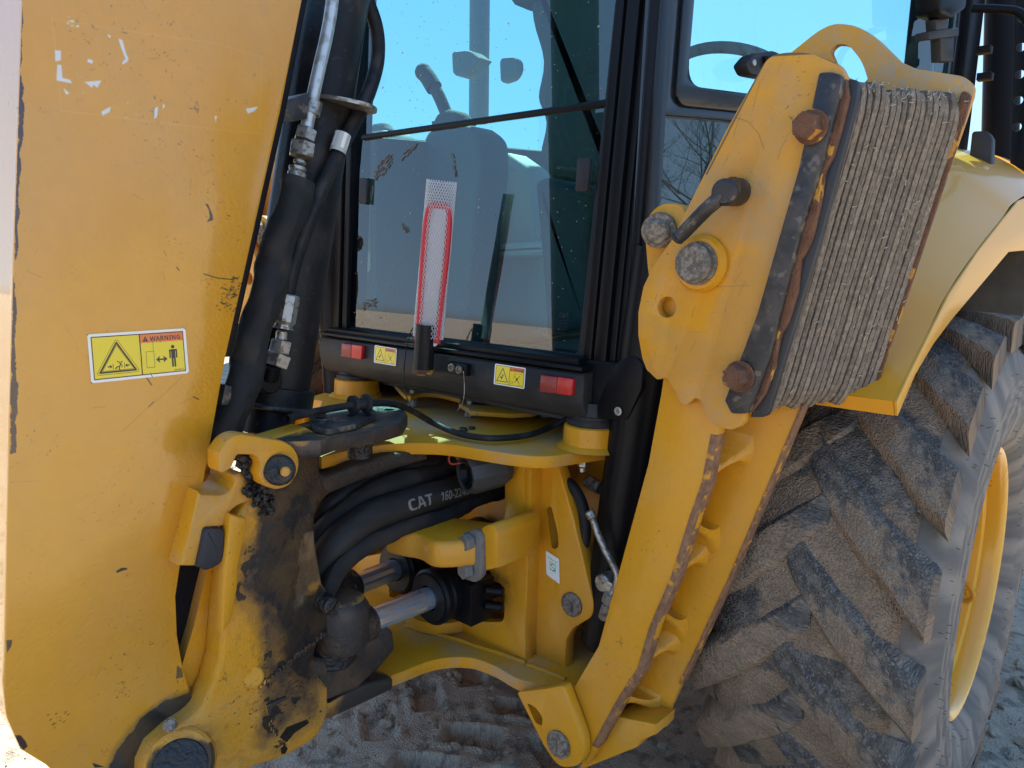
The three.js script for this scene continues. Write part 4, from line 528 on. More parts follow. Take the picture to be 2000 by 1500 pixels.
  // paper inspection decal
  const c = document.createElement('canvas'); c.width = 128; c.height = 256; const g = c.getContext('2d'); g.fillStyle = '#e9ece8'; g.beginPath(); g.roundRect(0, 0, 128, 256, 12); g.fill(); g.strokeStyle = '#3d9a52'; g.lineWidth = 9; g.beginPath(); g.moveTo(84, 96); g.bezierCurveTo(40, 90, 44, 128, 66, 130); g.bezierCurveTo(92, 134, 90, 168, 44, 162); g.stroke(); g.lineWidth = 4; g.strokeRect(38, 84, 52, 84); g.fillStyle = '#7ab187'; for (let i = 0; i < 7; i++) g.fillRect(22 + i * 13, 44 + (i % 2) * 6, 8, 14);
  const t = new THREE.CanvasTexture(c); t.colorSpace = THREE.SRGBColorSpace; const dg = new THREE.BufferGeometry(); dg.setAttribute('position', new THREE.Float32BufferAttribute([[0.3524,0.7212,-1.3935],[0.3934,0.7109,-1.3935],[0.3981,0.6496,-1.3935],[0.3568,0.6616,-1.3935]].flat(), 3)); dg.setAttribute('uv', new THREE.Float32BufferAttribute([0, 1, 1, 1, 1, 0, 0, 0], 2)); dg.setIndex([0, 3, 2, 0, 2, 1]); dg.computeVertexNormals();
  obj('inspection_sticker', dg, std({ map: t, roughness: 0.4 }), f).userData.label = 'small white sticker with a green emblem';
}
// cable lying over the top plate
obj('control_cable', tube([[0.1993,1.1,-0.788],[0.1733,1.1,-0.8738],[0.1667,1.1,-0.9789],[0.1561,1.09,-1.07],[0.121,1.06,-1.16],[0.1037,1.01,-1.2577],[0.1926,1,-1.2567],[0.2694,1,-1.2801],[0.3034,1,-1.368],[0.3073,1.01,-1.4602],[0.3362,1.03,-1.4787]], 0.0075, { seg: 90, rad: 12 }), M.hose, loader).userData.label = 'thin black cable sagging across the top plate';
obj('cable_grommet', turned([[0.1647,1.1,-0.9673]][0], [[0.1674,1.1,-1.0078]][0], [[0.007, -0.004], [0.020, -0.004], [0.020, 0.004], [0.013, 0.006], [0.013, 0.026], [0.020, 0.028], [0.020, 0.036], [0.007, 0.036]], 24), M.plasticDark, loader);

// stabilizer legs
const padYellow = (() => {
  const S = sheet(0.5, 1.1, 1.0, 1.85, 900, (u, v) => { const g = fbm(u, v, 8, 5, 151); let c = yellowAt(u, v, 0.42, 0.9, scr2); return mix3(c, [0.35, 0.24, 0.12], 0.35 * sst(0.5, 0.7, g)); });
  seed = 61; const B = 'rgba(60,42,28,.75)', K = 'rgba(40,32,28,.85)';
  for (let i = 0; i < 60; i++) { const a = rr(0.6, 1.2), [u, v] = i < 34 ? [rr(0.72, 0.97), rr(1.52, 1.74)] : [rr(0.6, 0.9), rr(1.1, 1.6)], l = rr(0.006, 0.045); S.line([[u, v], [u + l * Math.cos(a) * 0.25 + rr(-0.002, 0.002), v + l * 0.45 * Math.sin(a)], [u + l * Math.cos(a) * 0.5, v + l * Math.sin(a)]], rr(0.0004, 0.0012), rnd() < 0.6 ? 'rgba(80,60,36,.4)' : 'rgba(210,160,70,.5)'); }
  S.line([[0.826,1.6545],[0.854,1.6437],[0.8735,1.6225],[0.8842,1.5989]], 0.0009, 'rgba(60,48,36,.6)');   S.line([[0.7593,1.3639],[0.8184,1.371],[0.8744,1.3751]], 0.002, 'rgba(140,110,60,.5)'); S.chips([[0.9388,1.6499]][0], 16, 0.03, 0.006, 'rgba(70,52,36,.5)'); S.chips([[0.9323,1.7049]][0], 12, 0.025, 0.005, 'rgba(70,52,36,.5)');
  for (let i = 0; i < 50; i++) S.chips([rr(0.6, 1.0), rr(1.08, 1.76)], 2, 0.006, rr(0.0008, 0.0025), K);
  S.line([[0.8787,1.7448],[0.9534,1.7378],[0.9942,1.7156]], 0.004, 'rgba(84,70,60,.8)'); S.line([[0.8787,1.7448],[0.7842,1.5632]], 0.003, 'rgba(70,62,62,.75)');
  const m = M.yellowWorn.clone(); m.map = S.tex(); return m;
})();
const stripTones = [1, 0.82, 1.1, 0.92].map((k) => { const m = M.strip.clone(); m.color.setScalar(k); return m; });
function stabilizer(s) {
  const st = part('stabilizer');
  const k = (g) => (s < 0 ? flip(g) : g), pp = (p) => [p[0] * s, p[1], p[2]];
  const rearE = [[0.8292,1.1043],[0.8172,1.0106],[0.7981,0.9332],[0.7668,0.8146],[0.729,0.692],[0.7047,0.5974],[0.6649,0.5123],[0.6058,0.3789],[0.5792,0.3236]], leftE = [[0.5567,0.3545],[0.5229,0.4628],[0.5937,0.6083],[0.6378,0.8039],[0.6869,1.0226],[0.7056,1.1628],[0.7118,1.2322]];
  const rear = [...[[0.8446,1.2461]], ...rearE.map((p) => [...p]), ...leftE];
  obj('leg_flange', k(plate('Z', -1.276, 0.026, rear, { bevel: 0.004 })), M.yellow, st);
  // worn outer edge of the rear flange
  const edge = [...rearE.slice(0, 8), ...rearE.slice(0, 8).map(([x, y]) => [x - 0.016, y]).reverse()];
  obj('worn_edge', k(plate('Z', -1.2735, 0.031, edge.map(([x, y], i) => [x + 0.001 + 0.002 * Math.sin(i * 9), y]), { bevel: 0.003 })), M.rustEdge, st);
  const outF = [[0.9428,1.1728],[0.9208,1.1023],[0.9036,1.0443],[0.8272,0.7973],[0.7599,0.6012],[0.736,0.5363],[0.7076,0.452],[0.7071,0.4241]];
  const front = [...outF, ...[[0.5343,0.2511],[0.472,0.2451],[0.4318,0.3343]], ...leftE.slice(2).map(([x, y]) => [x - 0.02, y])];
  obj('leg_flange', k(plate('Z', -1.382, 0.022, front, { bevel: 0.004 })), M.yellow, st);
  obj('worn_edge', k(plate('Z', -1.379, 0.028, [...outF.slice(0, 6), ...outF.slice(0, 6).map(([x, y]) => [x - 0.007, y]).reverse()].map(([x, y], i) => [x + 0.002, y]), { bevel: 0.002 })), M.rustEdge, st);
  // web between the flanges and the zigzag ribs
  const inn = rearE.map(([x, y]) => [x - 0.085, y]);
  const web = inn.slice(0, 8).concat(inn.slice(0, 8).map(([x, y]) => [x - 0.015, y]).reverse());
  obj('web', k(plate('Z', -1.3025, 0.0795, web, { bevel: 0 })), M.yellow, st);
  const A1 = [[0.8058,1.0139,-1.302],[0.7853,0.9197,-1.302],[0.7553,0.8033,-1.302],[0.7315,0.7206,-1.302],[0.6938,0.594,-1.302],[0.6563,0.5019,-1.302]], A2 = [[0.8575,1.0635,-1.382],[0.8046,0.8724,-1.382],[0.7831,0.8366,-1.382],[0.7471,0.6606,-1.382],[0.734,0.6285,-1.382],[0.698,0.4644,-1.382]];
  A1.forEach((a, i) => { // truss ribs that cross from flange to flange
    const b = A2[i], n = 12, P = [], I = [], N = 6;
    for (let k = 0; k <= n; k++) {
      const t = k / n, h = 0.0075 + 0.028 * Math.pow(t, 6) + 0.014 * Math.pow(1 - t, 8), x = lerp(a[0], b[0], t) - 0.006 - 0.006 * Math.sin(Math.PI * t * 0.9), y = lerp(a[1], b[1], t), z = lerp(a[2], b[2], t), xi = Math.min(a[0], b[0]) - 0.09;
      P.push(x * s, y + h * 0.75, z, (x + 0.003) * s, y, z, x * s, y - h * 0.75, z, (x - 0.012) * s, y - h, z, xi * s, y - h, z, xi * s, y + h, z);
    }
    for (let k = 0; k < n; k++) for (let c = 0; c < N; c++) { const p = k * N + c, q = k * N + ((c + 1) % N); s > 0 ? I.push(p, p + N, q, q, p + N, q + N) : I.push(p, q, p + N, q, q + N, p + N); }
    const g = new THREE.BufferGeometry(); g.setAttribute('position', new THREE.Float32BufferAttribute(P, 3)); g.setIndex(I); g.computeVertexNormals();
    obj('rib', tidy(g, 1.0), M.yellow, st);
  });
  obj('end_block', k(plate('Z', -1.3025, 0.0795, [[0.5426,0.2805],[0.5771,0.4099],[0.631,0.4518],[0.7278,0.4763],[0.727,0.4527],[0.6944,0.4238,0.01],[0.6856,0.4043]], { bevel: 0.004 })), M.yellow, st);
  // hydraulic cylinder
  const A = pp([[0.4932,0.5475,-1.45]][0]), B = pp([[0.5616,1.2489,-1.45]][0]), C2 = pp([[0.5835,1.4467,-1.45]][0]);
  obj('cylinder', [turned(A, B, [[0, -0.04], [0.045, -0.04], [0.053, -0.03], [0.053, 0.9], [0, 0.9]], 40)], M.black, st);
  obj('rod', cyl(B, C2, 0.024, 0.024, 28), M.chrome, st);
  const port = pp([[0.5389,0.7047,-1.38]][0]); obj('port_fitting', [cyl([port[0], port[1], port[2] - 0.02], [port[0], port[1], port[2] + 0.02], 0.02), plate('Z', port[2] + 0.022, 0.012, [[port[0] - 0.012, port[1] - 0.012, 0.006], [port[0] + 0.04, port[1] - 0.02, 0.006], [port[0] + 0.03, port[1] + 0.01, 0.006], [port[0] - 0.008, port[1] + 0.014, 0.006]])], M.zinc, st);
  if (s > 0) {
    obj('steel_line', tube([[0.5025,0.8553,-1.36],[0.5181,0.8238,-1.36],[0.5407,0.7885,-1.36],[0.5671,0.7548,-1.36],[0.5789,0.7348,-1.36],[0.5729,0.7034,-1.36],[0.5611,0.6759,-1.36],[0.5506,0.6242,-1.36]], 0.008, { seg: 50, rad: 10 }), M.zinc, st);
    obj('line_nut', [hex([[0.563,0.6884,-1.36]][0], [[0.5563,0.6647,-1.36]][0], 0.014), hex([[0.5566,0.66,-1.36]][0], [[0.5477,0.6256,-1.36]][0], 0.012), cyl([[0.4952,0.8618,-1.36]][0], [[0.5072,0.8459,-1.36]][0], 0.0105)], M.zinc, st);
    obj('hose', tube([[0.3834,0.8943,-1.42],[0.4097,0.8813,-1.42],[0.4356,0.8437,-1.42],[0.4463,0.7841,-1.42],[0.4374,0.7313,-1.42]], 0.014, { seg: 40, rad: 12 }), M.hose, st);
    obj('hose', tube([[0.3906,0.8801,-1.5],[0.4245,0.872,-1.5],[0.4623,0.8601,-1.5],[0.5136,0.8443,-1.5]], 0.014, { seg: 30, rad: 12 }), M.hose, st);
    obj('ferrule', cyl([[0.3875,0.882,-1.5]][0], [[0.4275,0.8714,-1.5]][0], 0.0165, 0.0165, 10), M.zinc, st);
  }
  // knuckle at the top of the leg
  const kn = [[0.6502,1.4503],[0.6515,1.4977,0.02],[0.6808,1.5204,0.03],[0.7287,1.5164,0.02],[0.7439,1.4507],[0.7481,1.1783],[0.7104,1.1733],[0.6579,1.4026]];
  obj('knuckle', k(plate('Z', -1.278, 0.05, kn, { bevel: 0.005 })), M.yellow, st);
  const kp = pp([[0.6842,1.4711,-1.276]][0]), k2 = pp([[0.6975,1.4627,-1.24]][0]); obj('knuckle_pin', [cyl(kp, k2, 0.022, 0.022, 32, 0.004), turned(kp, k2, [[0.022, 0], [0.032, 0], [0.032, 0.02], [0.022, 0.022]], 32)], M.pin, st);
  // flip pad
  const pad = part('stabilizer_pad'), notch = [[0.8759,1.129],[0.8621,1.123],[0.8355,1.126],[0.8218,1.1369],[0.8121,1.1466],[0.8091,1.1592],[0.8003,1.1691],[0.789,1.1694],[0.7825,1.161],[0.7727,1.1539],[0.7587,1.1585],[0.7525,1.172],[0.7443,1.1824],[0.7347,1.1965],[0.7291,1.1996],[0.7185,1.1964],[0.7111,1.1935]];
  const pl = [...[[0.8787,1.7448,0.02],[0.9164,1.7455,0.02],[0.9534,1.737,0.03],[0.9941,1.7163,0.03],[1.0052,1.6956],[0.8846,1.1377,0.02]], ...notch.map((p) => [...p, 0.004]), ...[[0.6868,1.2101],[0.6764,1.2304],[0.6646,1.273],[0.6618,1.3163],[0.6698,1.3646],[0.688,1.4029],[0.7221,1.4495],[0.7535,1.512],[0.8163,1.6372]]];
  const ph = [[0.7221,1.3296,-1.25]][0], s2 = [[0.8321,1.5321,-1.25]][0];
  obj('end_plate', k(plate('Z', -1.25, 0.022, pl, { holes: [circ(ph[0], ph[1], 0.019), circ(s2[0], s2[1], 0.024)], bevel: 0.002 })), padYellow, pad).userData.label = 'worn yellow end plate with a notched lower edge';
  const pin = pp([[0.788,1.4099,-1.25]][0]), out = pp([...[[0.7968,1.4077,-1.215]][0]]);
  obj('pin_boss', turned(pin, [pin[0], pin[1], pin[2] + 1], [[0.05, -0.001], [0.05, 0.008], [0.044, 0.018], [0.03, 0.018]], 40), M.yellow, pad);
  obj('pad_pin', turned([pin[0], pin[1], pin[2] + 0.012], [pin[0], pin[1], pin[2] + 1], [[0.038, 0], [0.038, 0.010], [0.034, 0.011], [0.034, 0.024], [0.028, 0.028], [0, 0.029]], 36, 0.4), M.pin, pad);
  const bar0 = pp([[0.843,1.532,-1.235]][0]), bar1 = pp([[0.7662,1.4545,-1.2]][0]), bm = pp([[0.845,1.5203,-1.195]][0]);
  obj('lock_pin', [cyl([bar0[0], bar0[1], bar0[2] - 0.03], [bm[0] + 0.006 * s, bm[1] + 0.004, bm[2] + 0.012], 0.0235, 0.022, 28, 0.005), tube([bm, [lerp(bm[0], bar1[0], 0.3), lerp(bm[1], bar1[1], 0.3), bm[2] + 0.004], [lerp(bm[0], bar1[0], 0.85), lerp(bm[1], bar1[1], 0.85), bar1[2]], bar1], 0.0125, { seg: 30, rad: 14 }), cyl(bar1, [bar1[0] - 0.006 * s, bar1[1] - 0.006, bar1[2]], 0.0125)], M.steelBlack, pad).userData.label = 'scuffed black bent locking pin';
  const bar = [[0.9694,1.7034,0.004],[0.9864,1.7027,0.02],[1.0045,1.6959,0.008],[1.004,1.6768],[0.9827,1.5595],[0.9597,1.458],[0.9262,1.2575],[0.8985,1.1597,0.006],[0.8691,1.1552,0.006],[0.8559,1.1767],[0.9022,1.3323],[0.9505,1.5612]];
  obj('clamp_bar', k(plate('Z', -1.234, 0.03, bar, { bevel: 0.003 })), M.steelBlack, pad).userData.label = 'black scratched steel bar clamping the rubber strips';
  const hz = [[0.9665,1.623,-1.232],[0.8814,1.2224,-1.232]];
  for (const q of hz) obj('clamp_bolt', [hex(pp(q), pp([q[0] - 0.004, q[1], q[2] + 0.026]), 0.021), cyl(pp(q), pp([q[0], q[1], q[2] + 0.005]), 0.027)], M.rust, pad);
  obj('clamp_angle', k(plate('Z', -1.25, 0.016, [[0.996,1.6967],[1.0053,1.6941,0.004],[1.0111,1.6652],[1.0055,1.6282],[0.9966,1.5833,0.01],[0.987,1.5608,0.008],[0.9841,1.5493],[0.9825,1.5062],[0.9739,1.4506,0.01],[0.963,1.4262,0.01],[0.9593,1.4213],[0.9581,1.3687],[0.9473,1.318,0.01],[0.9363,1.296,0.01],[0.9307,1.2397],[0.9185,1.1945],[0.8977,1.1596],[0.8965,1.2181],[0.9362,1.376],[0.9753,1.5847]], { bevel: 0.003, crease: 0.9 })), M.rust, pad);
  // laminated rubber strips, one by one
  obj('backing_rubber', k(plate('Z', -1.266, 0.018, [[0.9904,1.699],[1.0184,1.6925,0.006],[1.0186,1.6596],[0.9818,1.4513],[0.9197,1.1529,0.01],[0.8905,1.1483],[0.9138,1.254],[0.9694,1.5871]], { bevel: 0.002 })), M.rubberBlack, pad);
  const n0 = [[1.0081,1.6964,-1.288],[0.9041,1.1494,-1.288]], n1 = [[1.1288,1.6903,-1.47],[1.0273,1.1837,-1.47]], N = 19; seed = 300;
  const De = V(n1[0]).add(V(n1[1])).sub(V(n0[0])).sub(V(n0[1])).multiplyScalar(0.5), Ee = V(n0[0]).sub(V(n0[1])).normalize(); De.addScaledVector(Ee, -De.dot(Ee)); const pitch = De.length(); De.normalize(); const Nf = new THREE.Vector3().crossVectors(De, Ee); if (Nf.x < 0) Nf.negate();
  for (let i = 0; i < N; i++) {
    const t = (i + 0.5) / N, T = [0, 1, 2].map((a) => lerp(n0[0][a], n1[0][a], t)), Bq = [0, 1, 2].map((a) => lerp(n0[1][a], n1[1][a], t));
    const th = (pitch / N) * rr(0.72, 0.82), jut = rr(-0.0014, 0.0014), dt = rr(-0.007, 0.007), db = rr(-0.006, 0.010) + 0.03 * Math.pow(t, 6);
    const ux = T[0] - Bq[0], uy = T[1] - Bq[1], L = Math.hypot(ux, uy), ex = ux / L, ey = uy / L, W = 0.05, m = 90, pos = [], idx = [];
    for (let a = 0; a <= m; a++) {
      const f = a / m, d = -db + (L + dt + db) * f, rounding = (0.018 * Math.pow(Math.abs(2 * f - 1), 14));
      for (let c = 0; c < 6; c++) { // ring: outer near, outer middle, outer far, inner far, inner middle, inner near
        const nz = fbm(f * 0.97, (i * 0.137 + c * 0.31) % 1, 10, 3, 400 + i) - 0.5, fine = hsh(a, c, i) - 0.5, outer = c < 3;
        const o = (outer ? jut + 0.0016 * nz + 0.0005 * fine - rounding + [-0.001, 0.0008, -0.001][c] : -W), k2 = th * [-0.5, 0, 0.5, 0.5, 0, -0.5][c] + (outer ? 0.0004 * fine + 0.003 * (fbm(f, 0.3, 7, 3, 60 + i) - 0.5) : 0);
        pos.push((Bq[0] + ex * d + De.x * k2 + Nf.x * o) * s, Bq[1] + ey * d + De.y * k2 + Nf.y * o, Bq[2] + De.z * k2 + Nf.z * o);
      }
    }
    for (let a = 0; a < m; a++) for (let c = 0; c < 6; c++) { const p = a * 6 + c, q = a * 6 + ((c + 1) % 6); s > 0 ? idx.push(p, p + 6, q, q, p + 6, q + 6) : idx.push(p, q, p + 6, q, q + 6, p + 6); }
    for (const [e, w] of [[0, 1], [m * 6, -1]]) for (let c = 1; c < 5; c++) (w * s > 0 ? idx.push(e, e + c, e + c + 1) : idx.push(e, e + c + 1, e + c));
    const g = new THREE.BufferGeometry(); g.setAttribute('position', new THREE.Float32BufferAttribute(pos, 3)); g.setIndex(idx); g.computeVertexNormals();
    obj('rubber_strip', tidy(g, 0.9), stripTones[i % 4], pad);
  }
  if (s > 0) { const fg = []; seed = 350; for (let i = 0; i < 150; i++) { const t = rnd(), f = i < 50 ? rr(0.97, 1.01) : rnd(), o = i < 50 ? rr(-0.02, 0) : rr(-0.001, 0.006), z = lerp(-1.28, -1.47, t), T = [lerp(n0[0][0], n1[0][0], t), lerp(n0[0][1], n1[0][1], t)], Bq = [lerp(n0[1][0], n1[1][0], t), lerp(n0[1][1], n1[1][1], t)], x = lerp(Bq[0], T[0], f), y = lerp(Bq[1], T[1], f), l = rr(0.003, 0.011); const g = new THREE.CylinderGeometry(0.0005, 0.0010, l, 4, 1); g.translate(0, l / 2, 0); g.rotateX(rr(-1.2, 1.2)); g.rotateZ(rr(-2, 0.2)); g.translate(x + o, y, z); fg.push(tidy(g, null)); } const fm = obj('frayed_fibres', fg, M.fibre, pad); fm.userData.kind = 'stuff'; }
  obj('clamp_bar', k(plate('Z', -1.472, 0.010, [[1.1164,1.7048,0.01],[1.1316,1.6942,0.01],[1.1221,1.6314],[1.0714,1.3814],[1.0294,1.1805,0.004],[1.0151,1.1814],[1.0346,1.2515],[1.0741,1.521]], { bevel: 0.003 })), M.rust, pad);
  // far end plate with its lifting eye and lip
  const fe = [[0.8069,1.8021],[0.8659,1.8402,0.02],[0.8928,1.8481,0.03],[0.9312,1.8382,0.03],[0.9682,1.8133,0.03],[1.0149,1.7641],[1.0391,1.7499],[1.115,1.7277,0.02],[1.1316,1.7111,0.02],[1.1313,1.6935],[1.0206,1.173],[0.8224,1.2077]], fh = [[0.8861,1.8015,0.02],[0.9004,1.8153,0.02],[0.9251,1.8097,0.02],[0.953,1.7761,0.02],[0.9666,1.7423],[0.9574,1.7303],[0.9107,1.7537]];
  obj('end_plate', k(plate('Z', -1.484, 0.018, fe, { holes: [fh], bevel: 0.004, crease: 0.6 })), M.yellowDusty, pad);
  obj('rear_cheek', k(plate('Z', -1.46, 0.012, [[0.7922,1.662],[0.9717,1.7335],[0.9654,1.2447],[0.8081,1.2283]], { bevel: 0.002 })), M.yellowDusty, pad);
}
stabilizer(1); stabilizer(-1);

// rear wheels
{
  const WC = [0.676, -2.074];
  const prof = [[0.318, 0.075], [0.335, 0.045], [0.36, 0.022], [0.42, 0.006], [0.50, 0.012], [0.56, 0.03], [0.595, 0.06], [0.612, 0.10], [0.622, 0.18], [0.625, 0.245], [0.622, 0.31], [0.612, 0.39], [0.595, 0.43], [0.56, 0.46], [0.50, 0.478], [0.42, 0.484], [0.36, 0.468], [0.32, 0.42]];
  const carcass = (w) => { const a = Math.abs(w - 0.245) / 0.245; return 0.625 - 0.012 * a * a - 0.10 * Math.pow(a, 9); };
  // one lug: a bar that runs from past the middle out over the shoulder and down the sidewall
  const lugGeo = (side, vr) => {
    const P = [], I = [], U = [], n = 16, C = 5;
    for (let i = 0; i <= n; i++) {
      const t = i / n, w = side > 0 ? lerp(0.275, 0.022, t) : lerp(0.215, 0.468, t), a = Math.abs(w - 0.245) / 0.245, sweep = 0.40 * Math.pow(t, 0.85), half = lerp(0.048, 0.062, t) / 0.65;
      const top = 0.650 - 0.010 * a * a - 0.05 * Math.pow(Math.max(0, a - 0.9) / 0.15, 2), low = Math.min(carcass(clamp(w, 0.03, 0.46)) - 0.01, top - 0.012);
      const sl = 0.012 / 0.65, chip = 0.005 * (fbm(t, 0.4, 9, 3, 500 + vr) - 0.5), rag = 0.03 * (fbm(t, 0.2, 7, 4, 540 + vr) - 0.5), rag2 = 0.03 * (fbm(t, 0.7, 7, 4, 560 + vr) - 0.5);
      [[-half - sl + rag, low], [-half + rag, top - 0.010], [-half + 0.022 + rag, top + chip], [half - 0.022 + rag2, top + chip], [half + rag2, top - 0.010], [half + sl + rag2, low]].forEach(([da, r]) => { const f = sweep + da; P.push(-w, r * Math.cos(f), r * Math.sin(f)); U.push(w + 0.3 * da, f * 0.65); });
    }
    for (let i = 0; i < n; i++) for (let c = 0; c < C; c++) { const p = i * 6 + c, q = p + 6; side > 0 ? I.push(p, q, p + 1, q, q + 1, p + 1) : I.push(p, p + 1, q, q, p + 1, q + 1); }
    for (const [e, f] of [[0, 1], [n * 6, -1]]) for (let c = 1; c < 5; c++) (f * side > 0 ? I.push(e, e + c, e + c + 1) : I.push(e, e + c + 1, e + c));
    const g = new THREE.BufferGeometry(); g.setAttribute('position', new THREE.Float32BufferAttribute(P, 3)); g.setAttribute('uv', new THREE.Float32BufferAttribute(U, 2)); g.setIndex(I); g.computeVertexNormals();
    return tidy(g, 0.8, false);
  };
  const wheel = (s) => {
    const w = part('wheel'); w.position.set(s * 1.185, WC[0], WC[1]); if (s < 0) w.rotation.y = Math.PI;
    const tg = new THREE.LatheGeometry(prof.map(([r, x]) => new THREE.Vector2(r, -x)), 96); tg.rotateZ(-Math.PI / 2);
    { const p = tg.attributes.position, u = tg.attributes.uv; for (let i = 0; i < p.count; i++) { const k = i % prof.length; u.setXY(i, prof[k][1] + (k < 4 || k > 13 ? prof[k][0] : 0), u.getX(i) * 4.0); if (p.getX(i) > 0) p.setX(i, -p.getX(i)); } tg.computeVertexNormals(); }
    obj('tyre', tidy(tg, 1.2, false), M.sidewall, w);
    obj('mud_coat', (() => { const q = [[0.604, 0.068], [0.624, 0.10], [0.637, 0.18], [0.642, 0.245], [0.637, 0.31], [0.624, 0.39], [0.604, 0.422]], g = new THREE.LatheGeometry(q.map(([r, x]) => new THREE.Vector2(r, -x)), 110); g.rotateZ(-Math.PI / 2); const p = g.attributes.position, u = g.attributes.uv; for (let i = 0; i < p.count; i++) { const k = i % q.length, y = p.getY(i), z = p.getZ(i), f = 1 + 0.03 * (fbm(u.getX(i) % 1, q[k][1], 22, 4, 510) - 0.5); u.setXY(i, q[k][1], u.getX(i) * 4.0); if (p.getX(i) > 0) p.setX(i, -p.getX(i)); p.setY(i, y * f); p.setZ(i, z * f); } g.computeVertexNormals(); return tidy(g, 1.2, false); })(), M.tyre, w).userData.label = 'dried mud over the tread grooves';
    for (const side of [1, -1]) { const G = [0, 1, 2, 3].map((v) => lugGeo(side, v * 31)); for (let i = 0; i < 20; i++) { const m = obj('tread_lug', G[(i * 7) % 4], side > 0 ? M.lug : M.tyre, w); m.rotation.x = ((i + (side > 0 ? 0 : 0.5)) / 20) * 2 * Math.PI; } }
    obj('rim', (() => { const q = [[0.332, 0.066], [0.337, 0.05], [0.331, 0.043], [0.320, 0.048], [0.314, 0.062], [0.312, 0.088], [0.302, 0.094], [0.299, 0.120], [0.288, 0.126], [0.284, 0.160], [0.268, 0.168], [0.262, 0.20], [0.235, 0.215], [0.14, 0.215], [0.12, 0.19], [0, 0.19]], g = new THREE.LatheGeometry(q.map(([r, x]) => new THREE.Vector2(Math.max(r, 1e-4), -x)), 96); g.rotateZ(-Math.PI / 2); const p = g.attributes.position; for (let i = 0; i < p.count; i++) if (p.getX(i) > 0) p.setX(i, -p.getX(i)); g.computeVertexNormals(); return tidy(g, 0.8); })(), M.rim, w);
    obj('rim_back', cyl([-0.44, 0, 0], [-0.2, 0, 0], 0.318), M.yellowDusty, w);
    for (let i = 0; i < 8; i++) { const a = (i / 8) * 6.283; obj('wheel_nut', hex([-0.215, 0.19 * Math.cos(a), 0.19 * Math.sin(a)], [-0.19, 0.19 * Math.cos(a), 0.19 * Math.sin(a)], 0.016), M.yellowWorn, w); }
    const va = 2.02; const vy = 0.285 * Math.cos(va), vz = -0.285 * Math.sin(va); obj('valve_guard', [tube([[-0.15, vy - 0.02, vz - 0.01], [-0.10, vy - 0.026, vz], [-0.085, vy, vz + 0.012], [-0.10, vy + 0.022, vz + 0.01], [-0.15, vy + 0.02, vz]], 0.006, { seg: 24, rad: 8 }), cyl([-0.14, vy, vz], [-0.10, vy, vz], 0.006)], M.yellowWorn, w);
    const hg = []; seed = 520; for (let i = 0; i < 260; i++) { const a = rr(0, 6.283), r = rr(0.35, 0.6), x = -lerp(0.022, 0.012, sst(0.35, 0.5, r)) - 0.03 * sst(0.5, 0.6, r) + 0.004, l = rr(0.004, 0.009), c = new THREE.CylinderGeometry(0.0005, 0.0007, l, 4, 1); c.rotateZ(-Math.PI / 2 + rr(-0.4, 0.4)); c.translate(x + l / 2 - 0.002, r * Math.cos(a), r * Math.sin(a)); hg.push(tidy(c, null)); }
    const hm = obj('moulding_hairs', hg, M.rubberBlack, w); hm.userData.kind = 'stuff';
  };
  wheel(1); wheel(-1);
}

// rear fenders
for (const s of [1, -1]) {
  const f = part('fender'), k = (g) => (s < 0 ? flip(g) : g);
  const up = [[1.4346,1.1832],[1.4953,1.2247],[1.6075,1.293],[1.7323,1.3689],[1.9515,1.4585],[2.1896,1.5414],[2.3615,1.5983]], low = [[1.4512,1.1556],[1.5374,1.221],[1.6479,1.2712],[1.7772,1.3143],[1.9997,1.3771],[2.318,1.4678],[2.5788,1.4802]];
  const top = [[2.3615,1.5983],[2.8015,1.6629],[4.2234,1.7895]], lowT = [[2.5788,1.4802],[3.1948,1.5055],[5.1597,1.5623]];
  const outer = [...up, ...top.slice(1)], sk = [...outer, ...[...low, ...lowT.slice(1)].reverse()];
  obj('skirt', k(plate('X', 1.08, 0.006, sk, { bevel: 0.002 })), M.skirt, f);
  { // crowned panel, higher towards the middle of the machine
    const prof = spl(outer, 40), P = [], I = [], nx = 14; for (let a = 0; a <= 40; a++) for (let b = 0; b <= nx; b++) { const x = lerp(1.075, 0.64, b / nx), w = sst(1.15, 1.62, prof[a][1]), h = 0.15 * (1 - Math.pow((x - 0.64) / 0.435, 3)) * w; P.push(x * s, prof[a][1] + h, -prof[a][0]); }
    for (let a = 0; a < 40; a++) for (let b = 0; b < nx; b++) { const p = a * (nx + 1) + b, q = p + nx + 1; s > 0 ? I.push(p, p + 1, q, q, p + 1, q + 1) : I.push(p, q, p + 1, q, q + 1, p + 1); }
    const g = new THREE.BufferGeometry(); g.setAttribute('position', new THREE.Float32BufferAttribute(P, 3)); g.setIndex(I); g.computeVertexNormals(); obj('panel', tidy(g, 1.2), M.fender, f);
  }
  obj('well_liner', k(plate('Z', -2.76, 0.02, [[0.56, 0.95], [1.07, 1.1], [1.07, 1.6], [0.56, 1.62]], { bevel: 0.002 })), M.wellDust, f);
  const bt = [[1.4346,1.1832],[1.4512,1.1556]]; obj('bottom_lip', k(plate('X', 1.074, 0.43, [bt[0], bt[1], [bt[1][0] + 0.012, bt[1][1] + 0.002], [bt[0][0] + 0.01, bt[0][1] + 0.004]], { bevel: 0.002 })), M.fender, f);
  obj('inner_wall', k(plate('X', 0.585, 0.02, [[1.5, 0.95], [1.62, 1.1], [1.75, 1.3], [2.0, 1.55], [5.2, 1.72], [5.2, 0.5], [2.9, 0.5], [2.8, 0.9]], { bevel: 0.002 })), M.wellDust, f);
}

